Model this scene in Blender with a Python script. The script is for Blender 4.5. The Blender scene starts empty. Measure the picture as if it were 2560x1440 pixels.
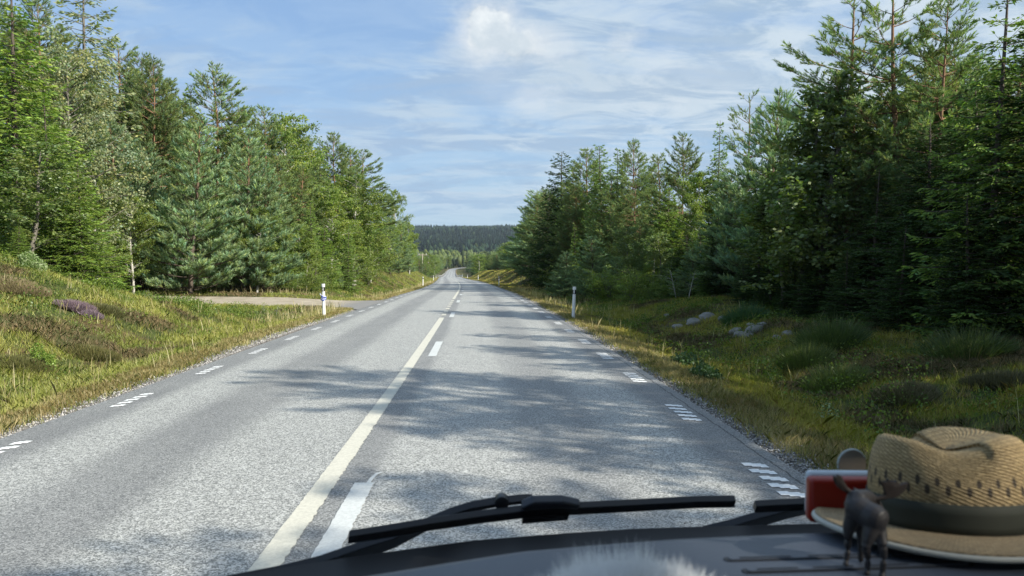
import bpy, math, random
import numpy as np
from mathutils import Vector, Matrix
R = math.radians
SC = bpy.context.scene
COL = SC.collection

# ------------------------------------------------------------------ camera
F_PX = 1849.0                        # focal length in pixels of the 2560 px wide photograph
YAW, PITCH, CAM = R(2.075), R(1.89), np.array([0.0, 0.0, 1.8])
cd = bpy.data.cameras.new('camera'); cam = bpy.data.objects.new('camera', cd); COL.objects.link(cam)
cd.sensor_width = 36.0; cd.lens = 26.0; cd.clip_start = 0.02; cd.clip_end = 9000
cam.location = CAM; cam.rotation_euler = (R(90) - PITCH, 0, -YAW)
cd.dof.use_dof = True; cd.dof.focus_distance = 22.0; cd.dof.aperture_fstop = 8.5
SC.camera = cam

# ------------------------------------------------------------------ light
SUN_EL, SUN_AZ = R(33), R(120)       # azimuth clockwise from the road's direction (+Y)
SDIR = Vector((math.sin(SUN_AZ) * math.cos(SUN_EL), math.cos(SUN_AZ) * math.cos(SUN_EL), math.sin(SUN_EL)))
ld = bpy.data.lights.new('sun', 'SUN'); ld.energy = 5.0; ld.angle = R(0.5); ld.color = (1.0, 0.93, 0.82)
sun = bpy.data.objects.new('sun', ld); COL.objects.link(sun)
sun.rotation_euler = SDIR.to_track_quat('Z', 'Y').to_euler(); sun.location = (30, -10, 40)
SC.view_settings.view_transform = 'Standard'; SC.view_settings.look = 'None'
SC.view_settings.gamma = 1; SC.view_settings.exposure = 0.82
SC.cycles.max_bounces = 6; SC.cycles.diffuse_bounces = 3; SC.cycles.transparent_max_bounces = 8
SC.cycles.volume_bounces = 0; SC.cycles.use_denoising = True
SC.cycles.sample_clamp_indirect = 4.0

def ray(px, py):
    f = np.array([math.sin(YAW), math.cos(YAW), 0]); r = np.array([math.cos(YAW), -math.sin(YAW), 0]); up = np.array([0, 0, 1.0])
    Fv = f * math.cos(PITCH) - up * math.sin(PITCH); Uv = f * math.sin(PITCH) + up * math.cos(PITCH)
    return Fv * F_PX + r * (px - 1280) + Uv * (720 - py)
def at(px, py, Y):
    d = ray(px, py); return CAM + d * (Y / d[1])
def atz(px, py, z):
    d = ray(px, py); return CAM + d * ((z - CAM[2]) / d[2])

# ------------------------------------------------------------------ node helpers
class NT:
    def __init__(s, nt): s.nt = nt; s.n = nt.nodes; s.l = nt.links
    def node(s, t, **kw):
        n = s.n.new(t)
        for k, v in kw.items():
            if k.startswith('i_'):
                k = k[2:]; k = int(k) if k.isdigit() else k.replace('_', ' ')
                if hasattr(v, 'is_output') or isinstance(v, bpy.types.NodeSocket): s.l.new(v, n.inputs[k])
                else: n.inputs[k].default_value = v
            else: setattr(n, k, v)
        return n
    def math(s, op, a, b=None, c=None, clamp=False):
        n = s.n.new('ShaderNodeMath'); n.operation = op; n.use_clamp = clamp
        for i, v in enumerate((a, b, c)):
            if v is None: continue
            if isinstance(v, bpy.types.NodeSocket): s.l.new(v, n.inputs[i])
            else: n.inputs[i].default_value = v
        return n.outputs[0]
    def mix(s, f, a, b, mode='MIX'):
        n = s.n.new('ShaderNodeMix'); n.data_type = 'RGBA'; n.blend_type = mode; n.clamp_factor = True
        for i, v in ((0, f), (6, a), (7, b)):
            if isinstance(v, bpy.types.NodeSocket): s.l.new(v, n.inputs[i])
            elif i == 0: n.inputs[i].default_value = v
            else: n.inputs[i].default_value = (*v, 1.0)
        return n.outputs[2]
    def step(s, x, lo, hi, smooth=True):
        n = s.n.new('ShaderNodeMapRange'); n.interpolation_type = 'SMOOTHSTEP' if smooth else 'LINEAR'
        s.l.new(x, n.inputs[0]); n.inputs[1].default_value = lo; n.inputs[2].default_value = hi
        return n.outputs[0]
    def noise(s, vec, scale, detail=3, rough=.55, dist=0.0):
        n = s.n.new('ShaderNodeTexNoise'); n.inputs['Scale'].default_value = scale; n.inputs['Detail'].default_value = detail
        n.inputs['Roughness'].default_value = rough; n.inputs['Distortion'].default_value = dist
        if vec is not None: s.l.new(vec, n.inputs['Vector'])
        return n.outputs['Fac']
    def mapping(s, vec, loc=(0, 0, 0), rot=(0, 0, 0), scale=(1, 1, 1)):
        n = s.n.new('ShaderNodeMapping'); s.l.new(vec, n.inputs[0])
        n.inputs[1].default_value = loc; n.inputs[2].default_value = rot; n.inputs[3].default_value = scale
        return n.outputs[0]

# ------------------------------------------------------------------ sky
W = bpy.data.worlds.new("World"); SC.world = W; W.use_nodes = True
t = NT(W.node_tree); t.n.clear()
out = t.node('ShaderNodeOutputWorld'); bg = t.node('ShaderNodeBackground')
sky = t.node('ShaderNodeTexSky', sky_type='NISHITA', sun_disc=False, sun_elevation=SUN_EL, sun_rotation=SUN_AZ)
sky.air_density = 1.0; sky.dust_density = 0.6; sky.ozone_density = 2.0
tc = t.node('ShaderNodeTexCoord').outputs['Generated']
sx = t.node('ShaderNodeSeparateXYZ', i_0=tc)
zz = t.math('MAXIMUM', sx.outputs[2], 0.0)
den = t.math('ADD', zz, 0.20)
px_, py_ = t.math('DIVIDE', sx.outputs[0], den), t.math('DIVIDE', sx.outputs[1], den)
pl = t.node('ShaderNodeCombineXYZ', i_0=px_, i_1=py_).outputs[0]
streak = t.noise(t.mapping(pl, loc=(3.1, 1.7, 0), rot=(0, 0, R(9)), scale=(0.7, 2.0, 1)), 2.6, 8, .66, .7)
soft = t.noise(t.mapping(pl, loc=(7.3, 4.2, 0), rot=(0, 0, R(-6)), scale=(1.0, 1.3, 1)), 1.5, 6, .6, .4)
fine = t.noise(t.mapping(pl, loc=(1.3, 9.2, 0), rot=(0, 0, R(5)), scale=(1.0, 3.0, 1)), 7, 5, .65, .7)
# a bluer hole in the veil, high up and slightly left of the road; the veil thickens to the right
def dirv(px, py):
    d = ray(px, py); d = d / np.linalg.norm(d); return tuple(d)
def blob(px, py, r, vec=tc, stretch=(1, 1, 1)):
    c = dirv(px, py)
    v = t.node('ShaderNodeVectorMath', operation='SUBTRACT'); t.l.new(vec, v.inputs[0]); v.inputs[1].default_value = c
    w = t.node('ShaderNodeVectorMath', operation='MULTIPLY'); t.l.new(v.outputs[0], w.inputs[0]); w.inputs[1].default_value = tuple(1 / q for q in stretch)
    ln = t.node('ShaderNodeVectorMath', operation='LENGTH'); t.l.new(w.outputs[0], ln.inputs[0])
    return t.math('SUBTRACT', 1.0, t.step(ln.outputs['Value'], 0.0, r))
# heaped clouds
pert = t.node('ShaderNodeTexNoise', i_Scale=9.0, i_Detail=6.0, i_Roughness=.62); t.l.new(tc, pert.inputs['Vector'])
pv = t.node('ShaderNodeVectorMath', operation='SUBTRACT'); t.l.new(pert.outputs['Color'], pv.inputs[0]); pv.inputs[1].default_value = (.5, .5, .5)
pw = t.node('ShaderNodeVectorMath', operation='MULTIPLY_ADD'); t.l.new(pv.outputs[0], pw.inputs[0]); pw.inputs[1].default_value = (.09, .09, .09); t.l.new(tc, pw.inputs[2])
pwv = pw.outputs[0]
hole = t.math('MAXIMUM', blob(900, 50, .27, pwv, stretch=(1.0, 1, .30)), t.math('MULTIPLY', blob(640, 130, .42, pwv, stretch=(1.3, 1, .34)), .40))
side = t.step(sx.outputs[0], -0.35, 0.5)
veil = t.math('ADD', t.math('MULTIPLY', t.step(streak, .33, .67), .50), t.math('MULTIPLY', t.step(soft, .3, .7), .50))
veil = t.math('ADD', veil, t.math('MULTIPLY', fine, .28))
veil = t.math('ADD', veil, t.math('MULTIPLY', side, .10))
veil = t.math('SUBTRACT', veil, t.math('MULTIPLY', hole, .62))
cover = t.step(veil, .22, .92)
cover = t.math('MULTIPLY', t.math('MULTIPLY_ADD', cover, .60, .34), t.step(zz, .015, .10))
shade0 = t.noise(t.mapping(tc, loc=(0, 0, .02), scale=(1, 1, 1.4)), 24, 5, .6)
cum = blob(1222, 72, .085, pwv, (1.0, 1, .85))
for (a, b, r_, k) in ((1280, 115, .10, .85), (1180, 120, .07, .45), (1380, 150, .09, .5), (1565, 118, .04, .5), (1360, 240, .10, .48), (1480, 200, .14, .42), (1640, 215, .14, .40), (1420, 262, .07, .42), (1760, 180, .14, .35), (1240, 200, .08, .32)):
    cum = t.math('MAXIMUM', cum, t.math('MULTIPLY', blob(a, b, r_, pwv, (1.35, 1, .62)), k))
puff = t.math('MAXIMUM', blob(1228, 66, .052, pwv, (1.0, 1, .75)), blob(1268, 108, .055, pwv, (1.3, 1, .62)))
puff = t.step(t.math('ADD', puff, t.math('MULTIPLY', t.math('SUBTRACT', shade0, .5), .5)), .22, .60)
cumf = t.math('MAXIMUM', t.step(cum, .06, .95), t.step(t.math('ADD', cum, t.math('MULTIPLY', t.math('SUBTRACT', shade0, .5), .5)), .52, .74))
shade = t.noise(t.mapping(tc, loc=(0, 0, .02), scale=(1, 1, 1.7)), 11, 5, .6)
low = t.step(zz, 0.0, .30)
mott = t.step(t.noise(t.mapping(pl, loc=(2.2, 5.1, 0), rot=(0, 0, R(4)), scale=(1.0, 1.7, 1)), 3.4, 7, .62, .6), .41, .59)
veilcol = t.mix(side, t.mix(mott, (3.2, 4.4, 6.2), (4.3, 5.4, 6.7)), t.mix(mott, (3.6, 4.7, 6.0), (5.8, 6.6, 7.3)))
cumcol = t.mix(t.step(shade, .40, .60), (4.6, 5.3, 6.1), (7.3, 7.5, 7.7))
skyc = t.node('ShaderNodeHueSaturation', i_Saturation=1.05, i_Value=1.55); t.l.new(sky.outputs[0], skyc.inputs['Color'])
rmp = t.node('ShaderNodeValToRGB'); t.l.new(zz, rmp.inputs[0]); el = rmp.color_ramp.elements
el[0].position = 0.0; el[0].color = (.275, .450, .640, 1); el[1].position = .45; el[1].color = (.13, .29, .66, 1)
e_ = el.new(.13); e_.color = (.29, .46, .69, 1); e_ = el.new(.24); e_.color = (.23, .41, .70, 1)
air = t.node('ShaderNodeVectorMath', operation='SCALE'); t.l.new(rmp.outputs[0], air.inputs[0]); air.inputs['Scale'].default_value = 9.6
base = t.mix(.70, skyc.outputs[0], air.outputs[0])
c1 = t.mix(cover, base, veilcol)
c2 = t.mix(t.math('MULTIPLY', cumf, .9), c1, cumcol)
c2 = t.mix(t.math('MULTIPLY', puff, .85), c2, t.mix(t.step(t.math('ADD', t.math('MULTIPLY', zz, 4.0), t.math('MULTIPLY', shade0, .8)), 1.48, 1.86), (5.4, 6.1, 6.8), (8.5, 8.7, 8.8)))
t.l.new(c2, bg.inputs[0]); bg.inputs[1].default_value = 0.069
t.l.new(bg.outputs[0], out.inputs[0])

# ------------------------------------------------------------------ materials
def new_mat(name):
    m = bpy.data.materials.new(name); m.use_nodes = True
    t = NT(m.node_tree); b = t.n['Principled BSDF']; return m, t, b
def simple(name, col, rough=.6, metal=0., nscale=0, namt=.25, bump=0., spec=.5):
    m, t, b = new_mat(name)
    b.inputs['Roughness'].default_value = rough; b.inputs['Metallic'].default_value = metal
    b.inputs['Specular IOR Level'].default_value = spec
    tc = t.node('ShaderNodeTexCoord').outputs['Object']
    if nscale:
        n = t.noise(tc, nscale, 5, .6)
        c = t.mix(n, tuple(x * (1 - namt) for x in col), tuple(min(1, x * (1 + namt)) for x in col))
        t.l.new(c, b.inputs['Base Color'])
        if bump:
            bn = t.node('ShaderNodeBump', i_Strength=bump, i_Distance=.01); t.l.new(n, bn.inputs['Height']); t.l.new(bn.outputs[0], b.inputs['Normal'])
    else: b.inputs['Base Color'].default_value = (*col, 1)
    return m
def foliage(name, col, trans=.32, vary=.22, gloss=.12, hue=(1.0, 1.0, 1.0)):
    """leaf pigment x a tint stored per shoot x a small difference from tree to tree"""
    m = bpy.data.materials.new(name); m.use_nodes = True; t = NT(m.node_tree); t.n.clear()
    o = t.node('ShaderNodeOutputMaterial'); at_ = t.node('ShaderNodeAttribute', attribute_name='tint')
    oi = t.node('ShaderNodeObjectInfo').outputs['Random']
    a = t.mix(1.0, at_.outputs['Color'], col, 'MULTIPLY')
    k = t.math('MULTIPLY_ADD', oi, vary * 2, 1 - vary)
    v = t.node('ShaderNodeCombineXYZ', i_0=t.math('MULTIPLY', k, hue[0]), i_1=k, i_2=t.math('MULTIPLY', k, hue[2]))
    c = t.mix(1.0, a, v.outputs[0], 'MULTIPLY')
    d = t.node('ShaderNodeBsdfDiffuse'); tr = t.node('ShaderNodeBsdfTranslucent'); gl = t.node('ShaderNodeBsdfGlossy', i_Roughness=.45)
    t.l.new(c, d.inputs[0]); tcx = t.mix(1.0, c, (1.02, 1.30, .50), 'MULTIPLY'); t.l.new(tcx, tr.inputs[0]); gl.inputs[0].default_value = (.35, .38, .36, 1)
    m1 = t.node('ShaderNodeMixShader', i_0=trans); t.l.new(d.outputs[0], m1.inputs[1]); t.l.new(tr.outputs[0], m1.inputs[2])
    m2 = t.node('ShaderNodeMixShader', i_0=gloss); t.l.new(m1.outputs[0], m2.inputs[1]); t.l.new(gl.outputs[0], m2.inputs[2])
    t.l.new(m2.outputs[0], o.inputs[0]); return m
def bark(name, lowc, highc, split=None, spots=None):
    m, t, b = new_mat(name); tc = t.node('ShaderNodeTexCoord').outputs['Object']
    n = t.noise(t.mapping(tc, scale=(1, 1, .35)), 14, 5, .65)
    z = t.node('ShaderNodeSeparateXYZ', i_0=tc).outputs[2]
    f = t.step(z, split[0], split[1]) if split else n
    c = t.mix(f, lowc, highc); c = t.mix(t.step(n, .3, .7), t.mix(1, c, (.6, .58, .55), 'MULTIPLY'), c)
    if spots:
        v = t.noise(t.mapping(tc, scale=(1, 1, 3)), 7, 3, .6); c = t.mix(t.step(v, .58, .66), c, spots)
    t.l.new(c, b.inputs['Base Color']); b.inputs['Roughness'].default_value = .85
    bn = t.node('ShaderNodeBump', i_Strength=.6, i_Distance=.02); t.l.new(n, bn.inputs['Height']); t.l.new(bn.outputs[0], b.inputs['Normal'])
    return m

# ------------------------------------------------------------------ mesh builders
def tag(o, label=None, cat=None, group=None, kind=None):
    if label: o['label'] = label
    if cat: o['category'] = cat
    if group: o['group'] = group
    if kind: o['kind'] = kind
    return o
def link(name, me, mat=None, parent=None):
    o = bpy.data.objects.new(name, me); COL.objects.link(o)
    if mat is not None and me is not None and not me.materials: me.materials.append(mat)
    if parent is not None: o.parent = parent
    return o
def empty(name, loc=(0, 0, 0), rz=0):
    o = bpy.data.objects.new(name, None); COL.objects.link(o); o.location = loc; o.rotation_euler = (0, 0, rz); o.empty_display_size = .2; return o
def fast_mesh(name, V, Fs, tint=None, smooth=False):
    """V (n,3); Fs a list of (m,k) index arrays"""
    me = bpy.data.meshes.new(name); V = np.asarray(V, dtype=np.float32)
    Fs = [np.asarray(f, dtype=np.int32) for f in Fs if len(f)]
    me.vertices.add(len(V)); me.vertices.foreach_set('co', V.ravel())
    nl = sum(f.size for f in Fs); npoly = sum(len(f) for f in Fs)
    me.loops.add(nl); me.polygons.add(npoly)
    me.loops.foreach_set('vertex_index', np.concatenate([f.ravel() for f in Fs]))
    tot = np.concatenate([np.full(len(f), f.shape[1], dtype=np.int32) for f in Fs])
    me.polygons.foreach_set('loop_start', np.concatenate([[0], np.cumsum(tot)[:-1]]).astype(np.int32))
    if smooth: me.polygons.foreach_set('use_smooth', np.ones(npoly, dtype=bool))
    if tint is not None:
        a = me.attributes.new('tint', 'FLOAT_COLOR', 'POINT'); c = np.ones((len(V), 4), dtype=np.float32); c[:, :3] = tint
        a.data.foreach_set('color', c.ravel())
    me.update(calc_edges=True); me.validate(); return me
class MB:
    """collects simple shapes into one mesh"""
    def __init__(s): s.V = []; s.F = []; s.n = 0
    def add(s, V, F):
        s.V += [tuple(map(float, v)) for v in V]; s.F += [tuple(i + s.n for i in f) for f in F]; s.n = len(s.V); return s
    def box(s, c, d, rz=0, bev=0.):
        x, y, z = (q / 2 for q in d); P = []
        for k, (a, b) in enumerate(((-1, -1), (1, -1), (1, 1), (-1, 1))):
            P.append((a * x, b * y))
        ca, sa = math.cos(rz), math.sin(rz)
        V = [(c[0] + p[0] * ca - p[1] * sa, c[1] + p[0] * sa + p[1] * ca, c[2] + h) for h in (-z, z) for p in P]
        return s.add(V, [(3, 2, 1, 0), (4, 5, 6, 7), (0, 1, 5, 4), (1, 2, 6, 5), (2, 3, 7, 6), (3, 0, 4, 7)])
    def tube(s, pts, rad, k=8, caps=True, flat=1.0):
        pts = [Vector(p) for p in pts]; rad = rad if hasattr(rad, '__len__') else [rad] * len(pts)
        V, Fc = [], []; up = Vector((0, 0, 1))
        for i, p in enumerate(pts):
            d = (pts[min(i + 1, len(pts) - 1)] - pts[max(i - 1, 0)]).normalized()
            a = d.cross(up); a = a.normalized() if a.length > 1e-3 else Vector((1, 0, 0)); b = d.cross(a).normalized()
            for j in range(k):
                th = 2 * math.pi * j / k; V.append(p + a * math.cos(th) * rad[i] + b * math.sin(th) * rad[i] * flat)
        for i in range(len(pts) - 1):
            for j in range(k):
                j2 = (j + 1) % k; Fc.append((i * k + j, i * k + j2, (i + 1) * k + j2, (i + 1) * k + j))
        if caps: Fc.append(tuple(reversed(range(k)))); Fc.append(tuple((len(pts) - 1) * k + j for j in range(k)))
        return s.add(V, Fc)
    def build(s, name, mat=None, parent=None, smooth=True, bevel=0, sub=0, solid=0):
        me = bpy.data.meshes.new(name); me.from_pydata(s.V, [], s.F); me.update()
        if smooth: me.polygons.foreach_set('use_smooth', [True] * len(me.polygons))
        o = link(name, me, mat, parent)
        if solid: md = o.modifiers.new('solid', 'SOLIDIFY'); md.thickness = solid; md.offset = 0
        if bevel: md = o.modifiers.new('bevel', 'BEVEL'); md.width = bevel; md.segments = 3; md.limit_method = 'ANGLE'; md.angle_limit = R(40)
        if sub: md = o.modifiers.new('sub', 'SUBSURF'); md.levels = sub; md.render_levels = sub
        return o

# value noise for the terrain and for patches of plants
_rs = np.random.RandomState(5); _lat = _rs.rand(256, 256)
def vnoise(x, y):
    x = np.asarray(x, float); y = np.asarray(y, float); xi = np.floor(x).astype(int); yi = np.floor(y).astype(int)
    fx, fy = x - xi, y - yi; fx = fx * fx * (3 - 2 * fx); fy = fy * fy * (3 - 2 * fy)
    g = lambda a, b: _lat[a % 256, b % 256]
    return (g(xi, yi) * (1 - fx) + g(xi + 1, yi) * fx) * (1 - fy) + (g(xi, yi + 1) * (1 - fx) + g(xi + 1, yi + 1) * fx) * fy
def fbm(x, y, o=3):
    return sum(vnoise(x * 2 ** k + 17 * k, y * 2 ** k + 9 * k) * .5 ** k for k in range(o)) / sum(.5 ** k for k in range(o))

# ------------------------------------------------------------------ the road's line and the terrain
_K = [(-200, -1.125, .0), (0, -1.125, 0), (10, -1.135, 0), (17, -1.17, -.015), (24, -1.27, -.05), (30, -1.42, -.09), (49, -1.72, -.24), (74, -2.35, -.66),
      (90, -2.9, -.85), (110, -3.7, -1.1), (150, -5.9, -1.6), (176, -7.4, -2.05), (213, -9.6, -2.45), (276, -13.0, -3.2), (330, -16, -4.2), (390, -18.8, -5.1), (470, -22.5, -5.7),
      (560, -26.2, -5.9), (650, -30, -5.4), (740, -33.5, -4.6), (800, -34, -4.0), (860, -30, -3.4), (910, -20, -2.8), (950, -4, -2.3), (985, 18, -1.9), (1015, 50, -1.6), (1045, 95, -1.3), (1300, 600, 3), (6000, 6000, 20)]
_ky, _kx, _kz = (np.array([k[i] for k in _K], float) for i in range(3))
_sy = np.arange(-200, 1100, 2.0)
def _smooth(v, w=7):
    v = np.interp(_sy, _ky, v); p = np.pad(v, w, mode='edge'); k = np.ones(2 * w + 1) / (2 * w + 1); return np.convolve(p, k, 'valid')
_sx_, _sz_ = _smooth(_kx), _smooth(_kz)
def cx(y): return np.where(np.asarray(y) > 1090, np.interp(y, _ky, _kx), np.interp(y, _sy, _sx_))
def cz(y): return np.where(np.asarray(y) > 1090, np.interp(y, _ky, _kz), np.interp(y, _sy, _sz_))
def sst(a, b, x): q = np.clip((x - a) / (b - a), 0, 1); return q * q * (3 - 2 * q)
def gap(y): return sst(28.5, 31.5, y) * (1 - sst(40.5, 45, y))      # the side track's mouth
def Hrel(u, y):
    u = np.asarray(u, float); y = np.asarray(y, float); a = np.abs(u) - 3.9; L = u < 0; x = u + cx(y)
    g = gap(y)
    ditch = lambda w, d: -d * np.exp(-((a - w) / (w * .55)) ** 2)
    left = ditch(2.6, .42) * (1 - g) + .055 * np.clip(a - 4, 0, 30) * (1 - g * .9)
    left += 2.45 * np.exp(-((x + 17.5) / 6.6) ** 2 - ((y - 19.5) / 6.8) ** 2) * (1 - g)
    left += .5 * sst(43, 50, y) * sst(3, 9, a) * (1 - sst(60, 80, y))
    left += 2.1 * sst(62, 95, y) * (1 - sst(230, 290, y)) * sst(2.5, 8, a)
    right = ditch(2.6, .38) * (1 - sst(35, 60, y) * .6) + .07 * np.clip(a - 4.5, 0, 30)
    right += .35 * np.exp(-((u - 10.5) / 2.2) ** 2 - ((y - 27) / 8) ** 2)
    right += 1.9 * sst(70, 110, y) * (1 - sst(250, 330, y)) * sst(2.2, 7.5, a)
    left += g * .32 * sst(32.5, 41.5, y) * sst(1, 6, a)
    h = np.where(L, left, right)
    h = h + (fbm(x * .9, y * .9) - .5) * .34 * sst(.5, 3, a) * (1 - g * .85) + (fbm(x * .13 + 5, y * .13) - .5) * 1.0 * sst(4, 14, a) * (1 - g * .8)
    far = sst(300, 420, y)
    h = h * (1 - far) + far * ((-.6 * sst(.5, 5, a)) + sst(12, 60, a) * 1.2)
    h = h + sst(60, 300, a) * (6 + 0.02 * np.clip(a, 0, 600))
    under = a < 0
    return np.where(under, -.035, h - .035 * (1 - sst(0, .25, a)) )
def H(x, y): return float(cz(y) + Hrel(float(x) - float(cx(y)), y))
def Hv(x, y): return cz(y) + Hrel(x - cx(y), y)

Yrows = np.unique(np.concatenate([np.arange(-40, 60, .5), np.arange(60, 140, 1.5), np.arange(140, 400, 4), np.arange(400, 1085, 6), np.arange(1085, 1400, 25)])).astype(float)
u1 = np.concatenate([np.arange(0, 3.6, .9), [3.8, 3.9, 3.95, 4.05, 4.2], np.arange(4.5, 12, .5), np.arange(12, 34, .8), np.geomspace(34, 900, 24)])
Ucols = np.concatenate([-u1[::-1], u1[1:]])
def grid_mesh(name, U, Y, zf, xf=None, smooth=True):
    UU, YY = np.meshgrid(U, Y); X = UU + cx(YY) if xf is None else xf(UU, YY)
    Z = zf(UU, YY); V = np.stack([X, YY, Z], -1).reshape(-1, 3); nu = len(U)
    i = (np.arange(len(Y) - 1)[:, None] * nu + np.arange(nu - 1)[None, :]).ravel()
    F = np.stack([i, i + 1, i + nu + 1, i + nu], -1)
    me = fast_mesh(name, V, [F], smooth=smooth)
    for nm, arr in (('u', UU), ('v', YY)):
        a = me.attributes.new(nm, 'FLOAT', 'POINT'); a.data.foreach_set('value', arr.astype(np.float32).ravel())
    return me

def ground_material():
    m, t, b = new_mat('ground'); g = t.node('ShaderNodeNewGeometry').outputs['Position']
    u = t.node('ShaderNodeAttribute', attribute_name='u').outputs['Fac']; au = t.math('ABSOLUTE', u)
    n1 = t.noise(g, .35, 5, .6, .4); n2 = t.noise(g, 2.3, 6, .65, .3); n3 = t.noise(g, 22, 4, .7); n4 = t.noise(g, .9, 4, .6)
    green = t.mix(t.step(n2, .3, .7), (.035, .052, .014), (.085, .105, .030))
    brown = t.mix(t.step(n3, .3, .7), (.055, .038, .018), (.16, .115, .055))
    c = t.mix(t.step(n1, .46, .60), green, brown)
    moss = t.mix(t.step(n3, .3, .75), (.14, .10, .045), (.26, .19, .09))
    c = t.mix(t.step(n4, .60, .70), c, moss)
    dry = t.mix(t.step(n3, .3, .7), (.13, .10, .045), (.28, .21, .10))
    e = t.math('ADD', au, t.math('MULTIPLY', t.math('SUBTRACT', n2, .5), 1.3))
    c = t.mix(t.step(e, 5.3, 4.5), c, dry)
    vo = t.node('ShaderNodeTexVoronoi', i_Scale=38.0); t.l.new(g, vo.inputs['Vector'])
    gr = t.mix(t.node('ShaderNodeSeparateColor', i_0=vo.outputs['Color']).outputs[0], (.06, .056, .052), (.30, .28, .25))
    e2 = t.math('ADD', au, t.math('MULTIPLY', t.math('SUBTRACT', n2, .5), .55))
    c = t.mix(t.step(e2, 4.27, 4.17), c, gr)
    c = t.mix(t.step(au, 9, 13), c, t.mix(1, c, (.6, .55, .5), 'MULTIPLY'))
    t.l.new(c, b.inputs['Base Color']); b.inputs['Roughness'].default_value = .95; b.inputs['Specular IOR Level'].default_value = .15
    hh = t.math('ADD', n3, t.math('MULTIPLY', n2, 1.5)); bn = t.node('ShaderNodeBump', i_Strength=.9, i_Distance=.06); t.l.new(hh, bn.inputs['Height']); t.l.new(bn.outputs[0], b.inputs['Normal'])
    return m
M_GROUND = ground_material()
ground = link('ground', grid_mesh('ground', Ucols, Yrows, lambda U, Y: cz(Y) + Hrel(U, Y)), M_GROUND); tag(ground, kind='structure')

def road_material():
    m, t, b = new_mat('asphalt'); g = t.node('ShaderNodeNewGeometry').outputs['Position']
    u = t.node('ShaderNodeAttribute', attribute_name='u').outputs['Fac']
    v = t.node('ShaderNodeTexVoronoi', i_Scale=112.0); t.l.new(g, v.inputs['Vector']); rnd = t.node('ShaderNodeSeparateColor', i_0=v.outputs['Color']).outputs[0]
    v2 = t.node('ShaderNodeTexVoronoi', i_Scale=45.0); t.l.new(g, v2.inputs['Vector']); rnd2 = t.node('ShaderNodeSeparateColor', i_0=v2.outputs['Color']).outputs[1]
    n1 = t.noise(t.mapping(g, scale=(1, .12, 1)), 1.6, 5, .6); n2 = t.noise(g, .8, 4, .6); n3 = t.noise(g, 7, 5, .7)
    stone = t.mix(t.math('POWER', rnd, 1.7), (.12, .123, .117), (.60, .603, .565))
    stone = t.mix(t.math('MULTIPLY', t.step(rnd2, .72, .95), .35), stone, (.72, .72, .70))
    tar = t.mix(rnd, (.06, .062, .063), (.29, .292, .285))
    # worn wheel tracks are pale, the strips between and the margins keep their dark binder
    def band(c, w):
        d = t.math('ABSOLUTE', t.math('SUBTRACT', u, c)); return t.math('SUBTRACT', 1.0, t.step(d, w * .35, w))
    dark = t.math('MULTIPLY', band(-1.95, .75), .72)
    for c_, w_, k_ in ((1.95, .7, .6), (0, .34, .75), (3.62, .62, .95), (-3.62, .60, .85)):
        dark = t.math('MAXIMUM', dark, t.math('MULTIPLY', band(c_, w_), k_))
    dark = t.math('ADD', dark, t.math('MULTIPLY', t.math('SUBTRACT', n1, .5), .9), clamp=True)
    dark = t.math('ADD', dark, t.math('MULTIPLY', t.math('SUBTRACT', n2, .5), .5), clamp=True)
    c = t.mix(dark, stone, tar)
    c = t.mix(t.math('MULTIPLY', t.step(n3, .62, .8), .3), c, (.08, .08, .085))
    # a seam crack near the right margin
    cu = t.math('ADD', u, t.math('MULTIPLY', t.math('SUBTRACT', t.noise(g, 3, 4, .7), .5), .10))
    ck = t.math('SUBTRACT', 1.0, t.step(t.math('ABSOLUTE', t.math('SUBTRACT', cu, 3.74)), .004, .014))
    c = t.mix(t.math('MULTIPLY', ck, .85), c, (.015, .015, .016))
    t.l.new(c, b.inputs['Base Color']); b.inputs['Roughness'].default_value = .60; b.inputs['Specular IOR Level'].default_value = .5
    bn = t.node('ShaderNodeBump', i_Strength=.55, i_Distance=.006); t.l.new(rnd, bn.inputs['Height']); t.l.new(bn.outputs[0], b.inputs['Normal'])
    return m
def paint(name, col):
    m, t, b = new_mat(name); g = t.node('ShaderNodeNewGeometry').outputs['Position']
    n = t.noise(g, 40, 4, .7); n2 = t.noise(g, 2, 3, .6)
    c = t.mix(t.step(n, .25, .7), tuple(x * .78 for x in col), col); c = t.mix(t.math('MULTIPLY', t.step(n2, .5, .8), .3), c, tuple(x * .7 for x in col))
    t.l.new(c, b.inputs['Base Color']); b.inputs['Roughness'].default_value = .6
    bn = t.node('ShaderNodeBump', i_Strength=.4, i_Distance=.004); t.l.new(n, bn.inputs['Height']); t.l.new(bn.outputs[0], b.inputs['Normal']); return m
RW = 3.86
roadU = np.array([-RW, -3.6, -3.2, -2.4, -1.2, 0, 1.2, 2.4, 3.2, 3.6, RW])
def crown(U): return .0 - .012 * np.abs(U) / 3.5
road = link('road', grid_mesh('road', roadU, Yrows, lambda U, Y: cz(Y) + .012 + crown(U)), road_material()); tag(road, kind='structure')
def strips(name, segs, mat, dz=.006, step=.5):
    """segs: (u0, u1, y0, y1)"""
    V, F = [], []
    for (u0, u1_, y0, y1) in segs:
        ys = [y0] + [q for q in Yrows if y0 + .02 < q < y1 - .02] + [y1]; b0 = len(V)
        for q in ys:
            for uu in (u0, u1_): V.append((uu + float(cx(q)), q, float(cz_road(q)) + .012 - .012 * abs(uu) / 3.5 + dz))
        for i in range(len(ys) - 1): a = b0 + 2 * i; F.append((a, a + 1, a + 3, a + 2))
    me = bpy.data.meshes.new(name); me.from_pydata(V, [], F); return link(name, me, mat)
_rz = cz(Yrows)
def cz_road(y): return np.interp(y, Yrows, _rz)
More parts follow.
